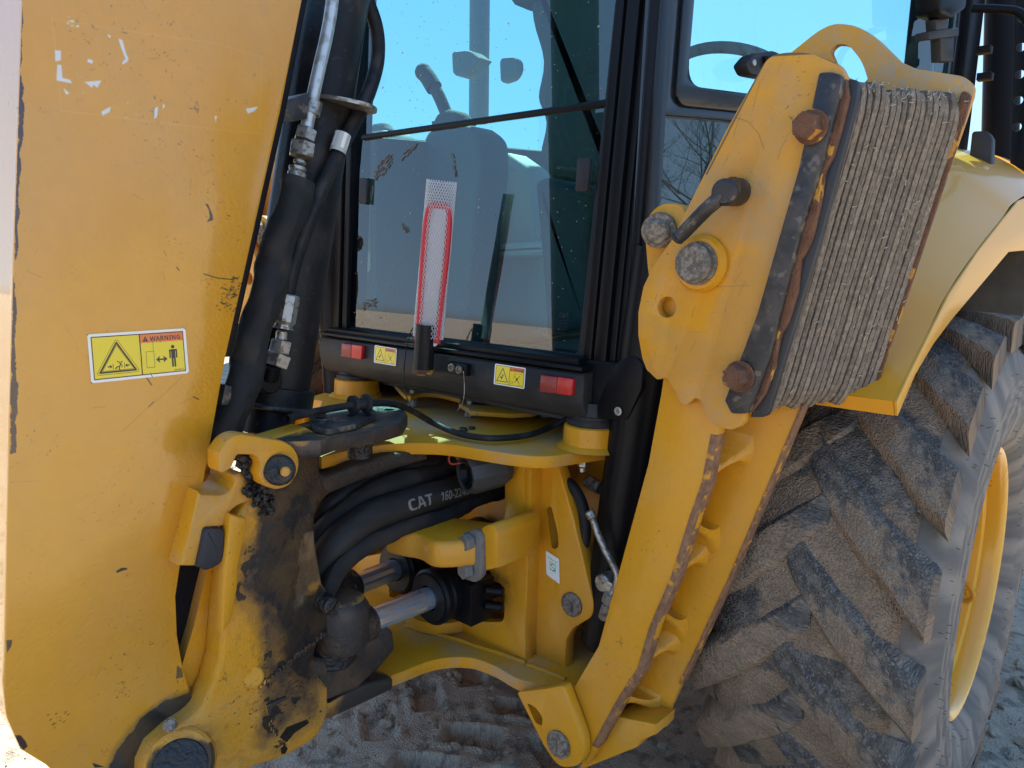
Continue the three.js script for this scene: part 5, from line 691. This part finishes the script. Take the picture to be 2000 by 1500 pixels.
// machine body ahead of the cab
{
  const b = part('engine_body');
  obj('hood', plate('X', 0.42, 0.84, [[3.15, 1.05], [4.75, 1.05], [4.85, 1.35, 0.1], [4.7, 1.55, 0.1], [3.15, 1.72]], { bevel: 0.04 }), M.fender, b);
  obj('chassis', box(-0.3, 0.3, 0.5, 0.95, -4.7, -1.62, 0.01), M.yellowDusty, b);
  obj('side_tank', [box(0.3, 0.62, 0.45, 0.95, -3.6, -2.8, 0.03), box(-0.62, -0.3, 0.45, 0.95, -3.6, -2.8, 0.03)], M.black, b);
  obj('axle', cyl([-0.8, 0.676, -2.074], [0.8, 0.676, -2.074], 0.13), M.yellowDusty, b);
}

// cab
{
  const cab = part('cab'), zF = -1.42;
  const win = [...[[-0.4592,1.1977,0.015],[0.3999,1.1988,0.015]], [0.455, 2.62, 0.05], [-0.475, 2.62, 0.05]];
  obj('rear_frame', plate('Z', zF, 0.07, [[-0.56, 1.12], [0.52, 1.12], [0.545, 2.75], [-0.585, 2.75]], { holes: [win], bevel: 0.006 }), M.black, cab);
  obj('roof', box(-0.75, 0.75, 2.72, 2.84, -3.0, -1.38, 0.04), M.black, cab);
  obj('floor', box(-0.56, 0.56, 1.02, 1.08, -2.9, -1.5), M.interior, cab);
  // mouldings on the rear posts
  for (const s of [1, -1]) for (const [x0, x1, d] of [[1140, 1158, 0.010], [1166, 1190, 0.014], [1196, 1206, 0.008]]) {
    const q = [[0.4035,1.1995],[0.4179,1.2009]][1], u = (x) => q[0] + ((x - 1137) / 90) * 0.118;
    obj('post_moulding', plate('Z', zF + d, d + 0.004, [[u(x0) * s - (s < 0 ? 0.03 : 0), 1.175], [u(x1) * s - (s < 0 ? 0.03 : 0), 1.175], [(u(x1) + 0.032) * s - (s < 0 ? 0.03 : 0), 2.72], [(u(x0) + 0.032) * s - (s < 0 ? 0.03 : 0), 2.72]].sort((a, b) => 0), { bevel: 0.003 }), M.black, cab);
  }
  obj('corner_post', [cyl([0.535, 1.14, -1.432], [0.565, 2.74, -1.432], 0.014, 0.014, 24)], M.black, cab);
  obj('corner_post', [cyl([-0.565, 1.14, -1.432], [-0.59, 2.74, -1.432], 0.014, 0.014, 24)], M.black, cab);
  // rear glazing: two sashes and the rail between
  const up = [...[[-0.4409,1.7482],[0.4287,1.7559]], [0.47, 2.64], [-0.49, 2.64]], lo = [[-0.4787,1.1882],[0.4038,1.1917],[0.4357,1.7534],[-0.4326,1.7433]];
  const pane = (name, z, P) => { const g = new THREE.ShapeGeometry(pathOf(P)); g.translate(0, 0, z); return obj(name, tidy(g, null, false), M.glass, cab); };
  pane('rear_pane', -1.438, up).userData.label = 'upper tinted rear window pane'; pane('rear_pane', -1.428, lo).userData.label = 'lower tinted rear window pane';
  const rail = [[-0.4278,1.7486,-1.425],[0.4357,1.7534,-1.425]]; obj('meeting_rail', cyl([rail[0][0], rail[0][1], rail[0][2]], [rail[1][0], rail[1][1], rail[1][2]], 0.0085, 0.0085, 12), M.black, cab);
  for (const P of [[[0.3653,1.6403,0.006],[0.402,1.6368,0.006],[0.4006,1.5622,0.006],[0.365,1.5646,0.006]], [[-0.4196,1.6323,0.005],[-0.3864,1.6307,0.005],[-0.3863,1.5577,0.005],[-0.4197,1.5585,0.005]]]) obj('sash_handle', plate('Z', -1.412, 0.014, P, { bevel: 0.004 }), M.plasticDark, cab);
  // etched marks on the glass
  const mark = (Q, z, big) => { const c = document.createElement('canvas'); c.width = 256; c.height = big ? 320 : 200; const g = c.getContext('2d'); g.clearRect(0, 0, 256, 320); g.fillStyle = '#0c0e10'; g.font = 'bold 86px sans-serif'; g.textAlign = 'center'; g.save(); g.translate(128, 84); g.scale(0.85, 1); g.fillText('CAT', 0, 0); g.restore(); if (big) { g.beginPath(); g.moveTo(128, 52); g.lineTo(104, 86); g.lineTo(152, 86); g.fill(); for (let i = 0; i < 5; i++) for (let k = 0; k < 9; k++) g.fillRect(60 + k * 15 - (i > 2 ? 14 : 0), 118 + i * 38, 10, 9); } else for (let k = 0; k < 7; k++) g.fillRect(80 + k * 14, 150, 9, 6); const t = new THREE.CanvasTexture(c); t.colorSpace = THREE.SRGBColorSpace; const dg = new THREE.BufferGeometry(); dg.setAttribute('position', new THREE.Float32BufferAttribute(Q.flat(), 3)); dg.setAttribute('uv', new THREE.Float32BufferAttribute([0, 1, 1, 1, 1, 0, 0, 0], 2)); dg.setIndex([0, 3, 2, 0, 2, 1]); dg.computeVertexNormals(); obj('glass_marking', dg, std({ map: t, transparent: true, alphaTest: 0.5, roughness: 0.6 }), cab); };
  mark([[0.3235,1.2958,-1.4255],[0.3774,1.2945,-1.4255],[0.3748,1.234,-1.4255],[0.3204,1.2341,-1.4255]], 0, true); mark([[0.3513,1.8514,-1.4355],[0.3848,1.8499,-1.4355],[0.3851,1.821,-1.4355],[0.3515,1.8222,-1.4355]], 0, false);
  // dirt smears on the lower pane
  seed = 71; const sg = []; const smear = (cx, n, sx, sy, a) => { for (let i = 0; i < n; i++) { const x = rr(-1, 1), y = rr(-1, 1) * (1 - Math.abs(x) * 0.5), q = [cx[0] + sx * x * Math.cos(a) - sy * y * Math.sin(a), cx[1] + sx * x * Math.sin(a) + sy * y * Math.cos(a)], l = rr(0.002, 0.010), w = rr(0.0006, 0.002); const g = plate('Z', -1.4258, 0.0008, [[-l, -w], [l * 0.6, -w * 1.6], [l, w * 0.4], [-l * 0.3, w * 1.5]], { bevel: 0 }); g.rotateZ(a + rr(-0.4, 0.4)); g.translate(q[0], q[1], 0); sg.push(g); } };
  smear([[-0.3334,1.6588]][0], 64, 0.045, 0.022, 0.6); smear([[-0.224,1.6973]][0], 18, 0.035, 0.010, 0.6); smear([[-0.2255,1.4878]][0], 22, 0.016, 0.008, -0.7); smear([[-0.3769,1.5899]][0], 12, 0.02, 0.004, 1.4); smear([[-0.3665,1.2677]][0], 26, 0.03, 0.02, 0.3); smear([[-0.0445,1.6489]][0], 16, 0.03, 0.005, 1.9);
  { const ds = []; for (let i = 0; i < 420; i++) { const upper = i < 260, x = rr(-0.44, 0.4), y = upper ? rr(1.62, 2.3) : rr(1.2, 1.6), r = rr(0.0005, 0.0016) * (rnd() < 0.08 ? 2 : 1); const q = plate('Z', upper ? -1.4366 : -1.4266, 0.0006, circ(x, y, r, 6), { bevel: 0 }); ds.push(q); } const dm = obj('dust_specks', ds, std({ color: new THREE.Color().setRGB(0.35, 0.31, 0.25), roughness: 0.95 }), cab); dm.userData.kind = 'stuff'; }
  const sm = obj('dirt_smears', sg, std({ color: new THREE.Color().setRGB(0.13, 0.11, 0.095), roughness: 0.95 }), cab); sm.userData.kind = 'stuff';
  // sill and bumper
  obj('sill', plate('Z', -1.372, 0.08, [[-0.5033,1.1917,0.005],[0.4397,1.1969,0.003],[0.4407,1.1787],[-0.3685,1.1694],[-0.4932,1.1693]], { bevel: 0.008 }), M.black, cab);
  obj('bumper', plate('X', 0.46, 0.985, [[1.362, 1.165, 0.012], [1.362, 1.10, 0.02], [1.385, 1.055, 0.02], [1.46, 1.05], [1.46, 1.17]], { bevel: 0.006, crease: 0.9 }), M.plasticDark, cab);
  obj('bumper_lip', plate('X', 0.46, 0.985, [[1.358, 1.180, 0.004], [1.358, 1.170, 0.004], [1.42, 1.170], [1.42, 1.18]], { bevel: 0.003 }), M.black, cab);
  obj('corner_bracket', [plate('Z', -1.395, 0.03, [[0.5078,1.1629,0.02],[0.5256,1.1986,0.02],[0.5697,1.2176,0.02],[0.5914,1.1948,0.02],[0.5897,1.1453],[0.5597,1.0741,0.005],[0.4809,1.0639,0.005],[0.4791,1.0961]], { bevel: 0.003 }), plate('Z', -1.40, 0.08, [[0.4193,1.1928],[0.5369,1.1961],[0.5089,1.0884],[0.4396,1.0839]], { bevel: 0.01 })], M.black, cab);
  const bz = [[0.5376,1.0901,-1.393]][0]; obj('bolt', [turned(bz, [bz[0], bz[1], bz[2] + 1], [[0.004, 0.003], [0.006, 0.004], [0.0095, 0.003], [0.0095, 0], [0, 0]], 24)], M.zinc, cab);
  for (const [P, Q] of [[[[0.3514,1.1515,0.002],[0.3987,1.1525],[0.3977,1.114],[0.3488,1.1121,0.002]], [[0.4001,1.1527],[0.4429,1.1533,0.003],[0.4407,1.1152,0.003],[0.3977,1.114]]], [[[-0.3952,1.1562,0.002],[-0.3493,1.1567],[-0.3518,1.1172],[-0.3979,1.117,0.002]], [[-0.3481,1.1568],[-0.2999,1.1576,0.003],[-0.3045,1.1177,0.003],[-0.3506,1.1174]]]]) { const l = grp('tail_lamp', cab); obj('lens', plate('Z', -1.350, 0.014, P, { bevel: 0.002 }), M.redDark, l); obj('lens', plate('Z', -1.350, 0.014, Q, { bevel: 0.002 }), M.redLens, l); }
  // hazard decals on the bumper
  const c = document.createElement('canvas'); c.width = 400; c.height = 270; const g = c.getContext('2d'), R = (x, y, w, h, r, f) => { g.fillStyle = f; g.beginPath(); g.roundRect(x, y, w, h, r); g.fill(); };
  R(0, 0, 400, 270, 20, '#efeee8'); R(14, 14, 372, 242, 6, '#17130c'); R(20, 20, 178, 230, 2, '#efd52a'); R(203, 20, 177, 230, 2, '#efd52a'); R(203, 20, 177, 50, 0, '#d9663a'); g.strokeStyle = g.fillStyle = '#17130c'; g.lineWidth = 9; g.lineJoin = 'round'; g.beginPath(); g.moveTo(108, 46); g.lineTo(38, 218); g.lineTo(180, 218); g.closePath(); g.stroke();
  g.lineWidth = 8; g.beginPath(); g.moveTo(112, 120); g.lineTo(108, 160); g.lineTo(84, 170); g.moveTo(108, 160); g.lineTo(96, 196); g.moveTo(112, 130); g.lineTo(124, 150); g.stroke(); g.beginPath(); g.ellipse(96, 168, 18, 10, 0.3, 0, 7); g.fill();
  g.beginPath(); g.moveTo(222, 30); g.lineTo(210, 60); g.lineTo(234, 60); g.fill(); g.font = 'bold 36px sans-serif'; g.save(); g.translate(242, 58); g.scale(130 / g.measureText('WARNING').width, 1); g.fillText('WARNING', 0, 0); g.restore();
  g.lineWidth = 6; g.beginPath(); g.moveTo(262, 120); g.lineTo(330, 212); g.moveTo(330, 116); g.lineTo(264, 214); g.stroke(); g.lineWidth = 3; g.strokeRect(214, 196, 32, 32); g.beginPath(); g.moveTo(252, 170); g.lineTo(262, 92); g.lineTo(300, 100); g.moveTo(320, 96); g.lineTo(360, 92); g.stroke(); g.beginPath(); g.ellipse(297, 165, 11, 16, 0, 0, 7); g.fill(); g.fillRect(310, 236, 50, 5);
  const t = new THREE.CanvasTexture(c); t.colorSpace = THREE.SRGBColorSpace; t.anisotropy = 8;
  for (const Q of [[[0.2011,1.1604,-1.3602],[0.2982,1.1602,-1.3602],[0.2957,1.1103,-1.3602],[0.1979,1.11,-1.3602]], [[-0.2555,1.1627,-1.3602],[-0.1614,1.1616,-1.3602],[-0.1651,1.1135,-1.3602],[-0.2598,1.1132,-1.3602]]]) { const dg = new THREE.BufferGeometry(); dg.setAttribute('position', new THREE.Float32BufferAttribute(Q.flat(), 3)); dg.setAttribute('uv', new THREE.Float32BufferAttribute([0, 1, 1, 1, 1, 0, 0, 0], 2)); dg.setIndex([0, 3, 2, 0, 2, 1]); dg.computeVertexNormals(); obj('hazard_decal', dg, std({ map: t, roughness: 0.35, clearcoat: 0.4 }), cab); }
  // socket block and its dangling wires
  const sb = [[0.0523,1.1506,0.003],[0.1194,1.1501,0.003],[0.1185,1.1207],[0.0512,1.1204]]; obj('socket_block', plate('Z', -1.345, 0.02, sb, { bevel: 0.003 }), M.black, cab);
  for (const q of [[0.0703,1.1371,-1.344],[0.0976,1.135,-1.344]]) obj('socket', turned(q, [q[0], q[1], q[2] + 1], [[0.010, 0], [0.010, 0.006], [0.006, 0.006], [0.005, 0.003], [0, 0.003]], 24), M.pin, cab);
  obj('wire', tube([[0.1142,1.1334,-1.34],[0.1187,1.1019,-1.34],[0.1179,1.0697,-1.34],[0.1113,1.0494,-1.34],[0.0956,1.0301,-1.34]], 0.0012, { seg: 30, rad: 5 }), M.zinc, cab);
  obj('cord', tube([[-0.0349,1.2394,-1.32],[-0.0562,1.222,-1.32],[-0.0696,1.1903,-1.32],[-0.0811,1.1463,-1.32],[-0.0844,1.0918,-1.32],[-0.0757,1.052,-1.32],[-0.057,1.0205,-1.32],[-0.0208,1.0029,-1.32],[0.0222,0.9909,-1.32]], 0.0016, { seg: 60, rad: 6 }), M.hose, cab);

  // angled right quarter: upper and lower panes, frames, latch
  const side = (s) => { const k = (g) => (s < 0 ? flip(g) : g), S0 = [[-0.03, 1.10], [1.5, 1.10], [1.5, 2.72], [-0.02, 2.72]], dv = [[0.0087,1.726]][0][1], D = (u, d) => dv + 0.09 * u + d;
    const hu = [[0.030, D(0.03, 0.012), 0.05], [1.42, D(1.42, 0.012), 0.05], [1.42, 2.62, 0.05], [0.055, 2.62, 0.05]], hl = [[0.006, 1.15], [1.42, 1.15], [1.42, D(1.42, -0.012)], [0.006, D(0, -0.012)]];
    obj('side_frame', k(plate('S', 0.006, 0.05, S0, { holes: [hu, hl], bevel: 0.005 })), M.gloss, cab);
    const sash = [[0.026, D(0.026, 0.008), 0.04], [1.425, D(1.425, 0.008), 0.04], [1.425, 2.63, 0.04], [0.05, 2.63, 0.04]], hole = [[0.062, D(0.06, 0.05), 0.05], [1.385, D(1.38, 0.05), 0.05], [1.385, 2.58, 0.05], [0.09, 2.58, 0.05]];
    obj('side_sash', k(plate('S', 0.012, 0.012, sash, { holes: [hole], bevel: 0.003 })), M.gloss, cab);
    for (const [P, z, m] of [[[[0.045, D(0.045, 0.03)], [1.4, D(1.4, 0.03)], [1.4, 2.6], [0.07, 2.6]], 0.004, M.glassClear], [[[-0.01, 1.12], [1.43, 1.12], [1.43, D(1.43, 0.002)], [-0.01, D(0, -0.002)]], -0.012, M.glass]]) { const g = new THREE.ShapeGeometry(pathOf(P)); g.applyMatrix4(BASIS.S(z)); obj('side_pane', k(tidy(g, null, false)), m, cab); }
    if (s > 0) { const L = [[0.2112,1.8455,0.01],[0.2417,1.8729,0.01],[0.3218,1.8946,0.01],[0.377,1.8913],[0.3772,1.8603,0.01],[0.2989,1.8321,0.01],[0.2335,1.8276,0.01]]; const lt = grp('window_latch', cab); obj('latch_body', plate('S', 0.05, 0.036, L, { bevel: 0.006 }), M.plasticDark, lt); obj('latch_arm', plate('S', 0.062, 0.02, [[0.2724,1.872,0.004],[0.4199,1.9063,0.006],[0.4362,1.8765,0.006],[0.2863,1.8467,0.004]], { bevel: 0.004 }), M.black, lt); const bq = [[0.2403,1.8529]][0]; const bb = plate('S', 0.054, 0.006, circ(...bq, 0.007, 16), { bevel: 0.001 }); obj('latch_bolt', bb, M.zinc, lt); }
    obj('side_lining', k(plate('S', -0.13, 0.03, [[0.02, 1.08], [1.4, 1.08], [1.4, D(1.4, 0.03)], [0.02, D(0, 0.03)]], { bevel: 0.01 })), M.seat, cab);
    obj('front_post', k(plate('S', 0.03, 0.10, [[1.47, 1.0], [1.58, 1.0], [1.58, 2.72], [1.47, 2.72]], { bevel: 0.01 })), M.black, cab);
    obj('lower_panel', k(plate('S', 0.004, 0.03, [[0.0, 0.98], [1.5, 0.98], [1.5, 1.11], [0.0, 1.11]], { bevel: 0.003 })), M.black, cab);
    // windscreen post
    obj('screen_post', box(s > 0 ? 0.62 : -0.7, s > 0 ? 0.7 : -0.62, 1.02, 2.74, -2.98, -2.88, 0.015), M.black, cab);
    obj('door_frame', k(plate('X', 0.76, 0.05, [[2.55, 1.0], [2.9, 1.0], [2.9, 1.06], [2.6, 1.06]], { bevel: 0.004 })), M.black, cab);
  };
  side(1); side(-1);
  obj('screen_post', cyl([[-1.3582,2.093,-2.9]][0], [[-1.3769,2.9582,-2.9]][0], 0.05, 0.05, 16), M.interior, cab);
  obj('cross_bar', box(-0.7, 0.7, 1.62, 1.68, -2.96, -2.9, 0.01), M.interior, cab);
  // controls and seat inside
  const in1 = (name, P, z, t, m = M.interior, b = 0.02) => obj(name, plate('Z', z, t, P, { bevel: b, crease: 0.9 }), m, cab);
  in1('control_tower', [[-0.4989,1.741,0.03],[-0.4444,1.8128,0.02],[-0.2844,1.8169,0.02],[-0.2186,1.7785,0.03],[-0.2045,1.6768,0.05],[-0.2317,1.5267],[-0.263,1.0985],[-0.3925,1.085],[-0.456,1.5458]], -1.72, 0.14);
  in1('control_tower', [[-0.8087,1.7617,0.02],[-0.7633,1.8353,0.03],[-0.6539,1.8342,0.04],[-0.6109,1.7485,0.03],[-0.6035,1.5483],[-0.6199,1.0613],[-0.8273,1.0396]], -1.72, 0.14);
  in1('lever_boot', [[-0.4591,1.8201,0.01],[-0.4361,1.8619,0.02],[-0.3896,1.8758,0.02],[-0.3345,1.861,0.02],[-0.3064,1.8144,0.01]], -1.74, 0.07, M.seat);
  obj('control_lever', [tube([[-0.4113,1.8643,-1.77],[-0.4506,1.9264,-1.77],[-0.4851,1.9666,-1.77]], 0.02, { seg: 16, rad: 12 }), tube([[-0.4702,1.9491,-1.77],[-0.5,1.9842,-1.77],[-0.5199,2.0026,-1.77]], 0.027, { seg: 16, rad: 14 }), tidy(new THREE.SphereGeometry(0.028, 16, 12).translate(...[[-0.5224,2.0045,-1.77]][0]), 1)], M.seat, cab);
  in1('control_knob', [[-0.7719,1.8372],[-0.7607,1.8634,0.02],[-0.6974,1.8643,0.02],[-0.6675,1.835]], -1.74, 0.05, M.seat);
  in1('side_console', [[-0.4992,1.7893,0.02],[-0.3546,1.7691],[-0.2504,1.7098,0.02],[-0.22,1.5271],[-0.1652,1.1575],[-0.5021,1.091],[-0.501,1.4579]], -2.0, 0.12, M.cream);
  in1('console_tray', [[-0.3769,1.4538,0.01],[-0.0914,1.4717,0.02],[0.0086,1.457],[0.01,1.4298],[-0.3286,1.4127]], -1.86, 0.16, M.cream);
  obj('console_lock', tidy(new THREE.SphereGeometry(0.03, 16, 10).scale(1, 1, 0.4).translate(...[[-0.3952,1.72,-1.99]][0]), 1), M.seat, cab);
  in1('front_dash', [[-1.8549,1.254,0.05],[-1.4114,1.2359,0.05],[-1.3324,0.9558],[-1.8555,0.9036]], -2.5, 0.2);
  obj('dash_slope', tube([[-1.6682,1.5476,-2.6],[-1.4208,1.7301,-2.6]], 0.04, { seg: 8, rad: 10 }), M.cream, cab);
  obj('floor_lever', tube([[-0.8283,1.3182,-1.85],[-0.7495,1.3175,-1.85],[-0.7316,1.257,-1.85],[-0.7227,1.2295,-1.85]], 0.006, { seg: 20, rad: 8 }), M.cream, cab);
  in1('seat_back', spl([[0.0252,2.1591],[0.045,2.0297],[0.0847,1.9222],[0.0713,1.8343],[0.1007,1.7667],[0.0868,1.6896],[0.1156,1.6354],[0.1846,1.6165],[0.2896,1.6117],[0.3572,1.6232],[0.3277,2.0957]], 40), -1.62, 0.18, M.seat, 0.04);
  in1('seat_shell', [[-0.0807,1.664,0.05],[0.1006,1.6268],[0.171,1.6238],[0.145,1.4702],[0.1767,1.2267],[-0.0086,1.1814],[-0.0399,1.4243,0.05]], -1.80, 0.2, M.seat, 0.04);
  in1('head_rest', spl([[-0.0139,2.1915],[-0.0094,2.0876],[0.0448,2.0726],[0.1295,2.0871],[0.125,2.1741]], 16), -1.60, 0.1, M.seat, 0.02);
  obj('interior_mirror', plate('Z', -2.6, 0.05, [[-0.9571,2.286,0.03],[-0.856,2.2758,0.03],[-0.8451,2.2222,0.03],[-0.8756,2.1842,0.04],[-0.947,2.1782,0.02]], { bevel: 0.012 }), M.seat, cab);
  obj('visor_lamp', plate('Z', -2.4, 0.09, [[-1.0516,2.2824,0.02],[-0.9448,2.2748,0.03],[-0.8845,2.2338],[-0.9716,2.1686,0.03],[-1.0428,2.186,0.02]], { bevel: 0.015 }), M.seat, cab);
  const sw = [[0.16,2.0367,-2.4649]][0]; obj('steering_wheel', (() => { const g = new THREE.TorusGeometry(0.19, 0.017, 12, 48); g.rotateX(1.2); g.translate(...[[0.2656,1.9781,-2.35]][0]); return tidy(g, 2); })(), M.seat, cab);
  obj('windscreen', (() => { const g = new THREE.ShapeGeometry(pathOf([[-0.66, 1.06], [0.66, 1.06], [0.66, 2.72], [-0.66, 2.72]])); g.translate(0, 0, -2.93); return tidy(g, null, false); })(), M.glassClear, cab);
  // the whole rear face leans a little forward towards the top
  const lean = new THREE.Matrix4().set(1, 0, 0, 0, 0, 1, 0, 0, 0, -0.05, 1, 0.06, 0, 0, 0, 1);
  for (const m of cab.children) if (/^(rear_frame|rear_pane|post_moulding|meeting_rail|sash_handle|glass_marking|dirt_smears|dust_specks)$/.test(m.name)) m.geometry.applyMatrix4(lean);
  // mirror arm outside the door
  const mr = part('door_mirror'); obj('mirror_head', plate('S', 0.10, 0.07, [[1.032,2.231,0.02],[1.217,2.2766,0.02],[1.2477,2.1824,0.02],[1.1528,2.133,0.01],[1.0586,2.127,0.02]], { bevel: 0.01 }), M.black, mr);
  obj('mirror_arm', [plate('S', 0.075, 0.03, [[1.0977,2.1242,0.004],[1.1861,2.1458,0.004],[1.1909,2.115],[1.1122,2.096]], { bevel: 0.004 }), plate('S', 0.08, 0.04, [[1.0531,2.0812,0.004],[1.2575,2.1345,0.004],[1.2639,2.1121,0.004],[1.0585,2.0598,0.004]], { bevel: 0.004 }), plate('S', 0.07, 0.03, [[1.1569,2.0907],[1.2565,2.1107],[1.2721,2.0421],[1.1818,2.0257]], { bevel: 0.004 })], M.plasticDark, mr);
}

// exhaust stack, heat shield and handrail
{
  const e = part('exhaust_stack'), z = -2.95, a = [[0.9207,1.5282,-3.1]][0], b = [[0.8433,2.4102,-3.1]][0];
  obj('pipe', cyl(a, b, 0.055, 0.055, 40), M.matte, e);
  const c = [[0.9596,2.0145]][0], hs = []; const col = [[0.9481,2.187,-2.88],[0.9551,2.1017,-2.88],[0.9614,2.0218,-2.88],[0.9661,1.9445,-2.88],[0.9711,1.8651,-2.88],[0.976,1.7851,-2.88],[0.9807,1.7076,-2.88]]; for (const p of col) hs.push(circ(p[0], p[1], 0.0125, 18));
  obj('heat_shield', plate('Z', -2.88, 0.004, [[0.9205,2.3021],[0.9937,2.2873],[1.0509,1.5039],[0.9857,1.5033]], { holes: hs, bevel: 0.001 }), M.matte, e);
  for (const p of [[0.8725,2.0877,-2.8],[0.8839,2.0088,-2.8]]) obj('hinge', box(p[0] - 0.02, p[0] + 0.02, p[1] - 0.010, p[1] + 0.010, p[2] - 0.02, p[2] + 0.02, 0.003), M.matte, e);
  obj('handrail', tube([[0.8677,2.1638,-2.62],[0.9388,2.1483,-2.62],[0.9834,2.1323,-2.62],[1.0119,2.0926,-2.62],[1.0252,1.9967,-2.62]], 0.012, { seg: 40, rad: 12 }), M.black, e);
  obj('latch_cover', plate('Z', -2.55, 0.05, [[0.9166,1.8102,0.01],[0.9571,1.8081,0.02],[0.9694,1.7864],[0.9761,1.7029],[0.9176,1.7061]], { bevel: 0.006 }), M.plasticDark, e);
}

// wand holder on the bumper and the netted wand standing in it
{
  const h = part('wand_holder'), a = [[-0.0169,1.1235,-1.325]][0], b = [[-0.0076,1.24,-1.325]][0];
  obj('tube', turned(a, b, [[0.020, 0], [0.0265, 0], [0.0265, 0.118], [0.0235, 0.118], [0.0235, 0.02], [0, 0.02]], 36), M.blackDust, h);
  obj('collar', cyl([a[0], a[1] - 0.012, a[2]], [a[0], a[1] + 0.004, a[2]], 0.028, 0.027, 32), M.rust, h);
}
{
  const w = thing('netted_wand', 'white flat wand with red rim in white plastic netting, standing in a black tube', 'wand');
  const X0 = new THREE.Vector3(0.82, 0, -0.57), a = V([[0.0007,1.2068,-1.325]][0]), b = V([[0.042,1.5927,-1.325]][0]), u = b.clone().sub(a), L = u.length(); u.normalize();
  const m = new THREE.Matrix4().makeBasis(X0.clone().addScaledVector(u, -X0.dot(u)).normalize(), u, new THREE.Vector3().crossVectors(X0.clone().addScaledVector(u, -X0.dot(u)).normalize(), u));
  w.position.copy(a); w.quaternion.setFromRotationMatrix(m);
  obj('core', plate('Z', 0.003, 0.006, [[-0.026, -0.02, 0.01], [0.026, -0.02, 0.01], [0.026, L - 0.06, 0.014], [-0.026, L - 0.06, 0.014]], { bevel: 0.002 }), std({ color: new THREE.Color().setRGB(0.8, 0.8, 0.8), roughness: 0.5 }), w);
  obj('red_rim', tube([[-0.0255, -0.01, 0.002], [-0.0255, L - 0.075, 0.002], [-0.02, L - 0.062, 0.002], [0.02, L - 0.062, 0.002], [0.0255, L - 0.075, 0.002], [0.0255, -0.01, 0.002]], 0.0085, { seg: 120, rad: 10 }), std({ color: new THREE.Color().setRGB(0.62, 0.03, 0.045), roughness: 0.45 }), w);
  // netting: two sets of threads crossing on a flattened sleeve, welded at every crossing
  const th = [], R = (v, q) => [0.039 * Math.cos(q) * (1 - 0.05 * Math.sin(v * 3)), v, 0.0125 * Math.sin(q)], nT = 34, H = L + 0.0;
  for (let s = -1; s <= 1; s += 2) for (let i = 0; i < nT; i++) { const P = [], n = 60; for (let k = 0; k <= n; k++) P.push(R((k / n) * H, (i / nT) * 6.2832 + s * (k / n) * 5.2)); const g = tube(P, 0.0009, { seg: n, rad: 3 }); th.push(g); }
  const nt = obj('netting', th, std({ color: new THREE.Color().setRGB(0.72, 0.7, 0.7), roughness: 0.5 }), w);
}

renderer.render(scene, camera);
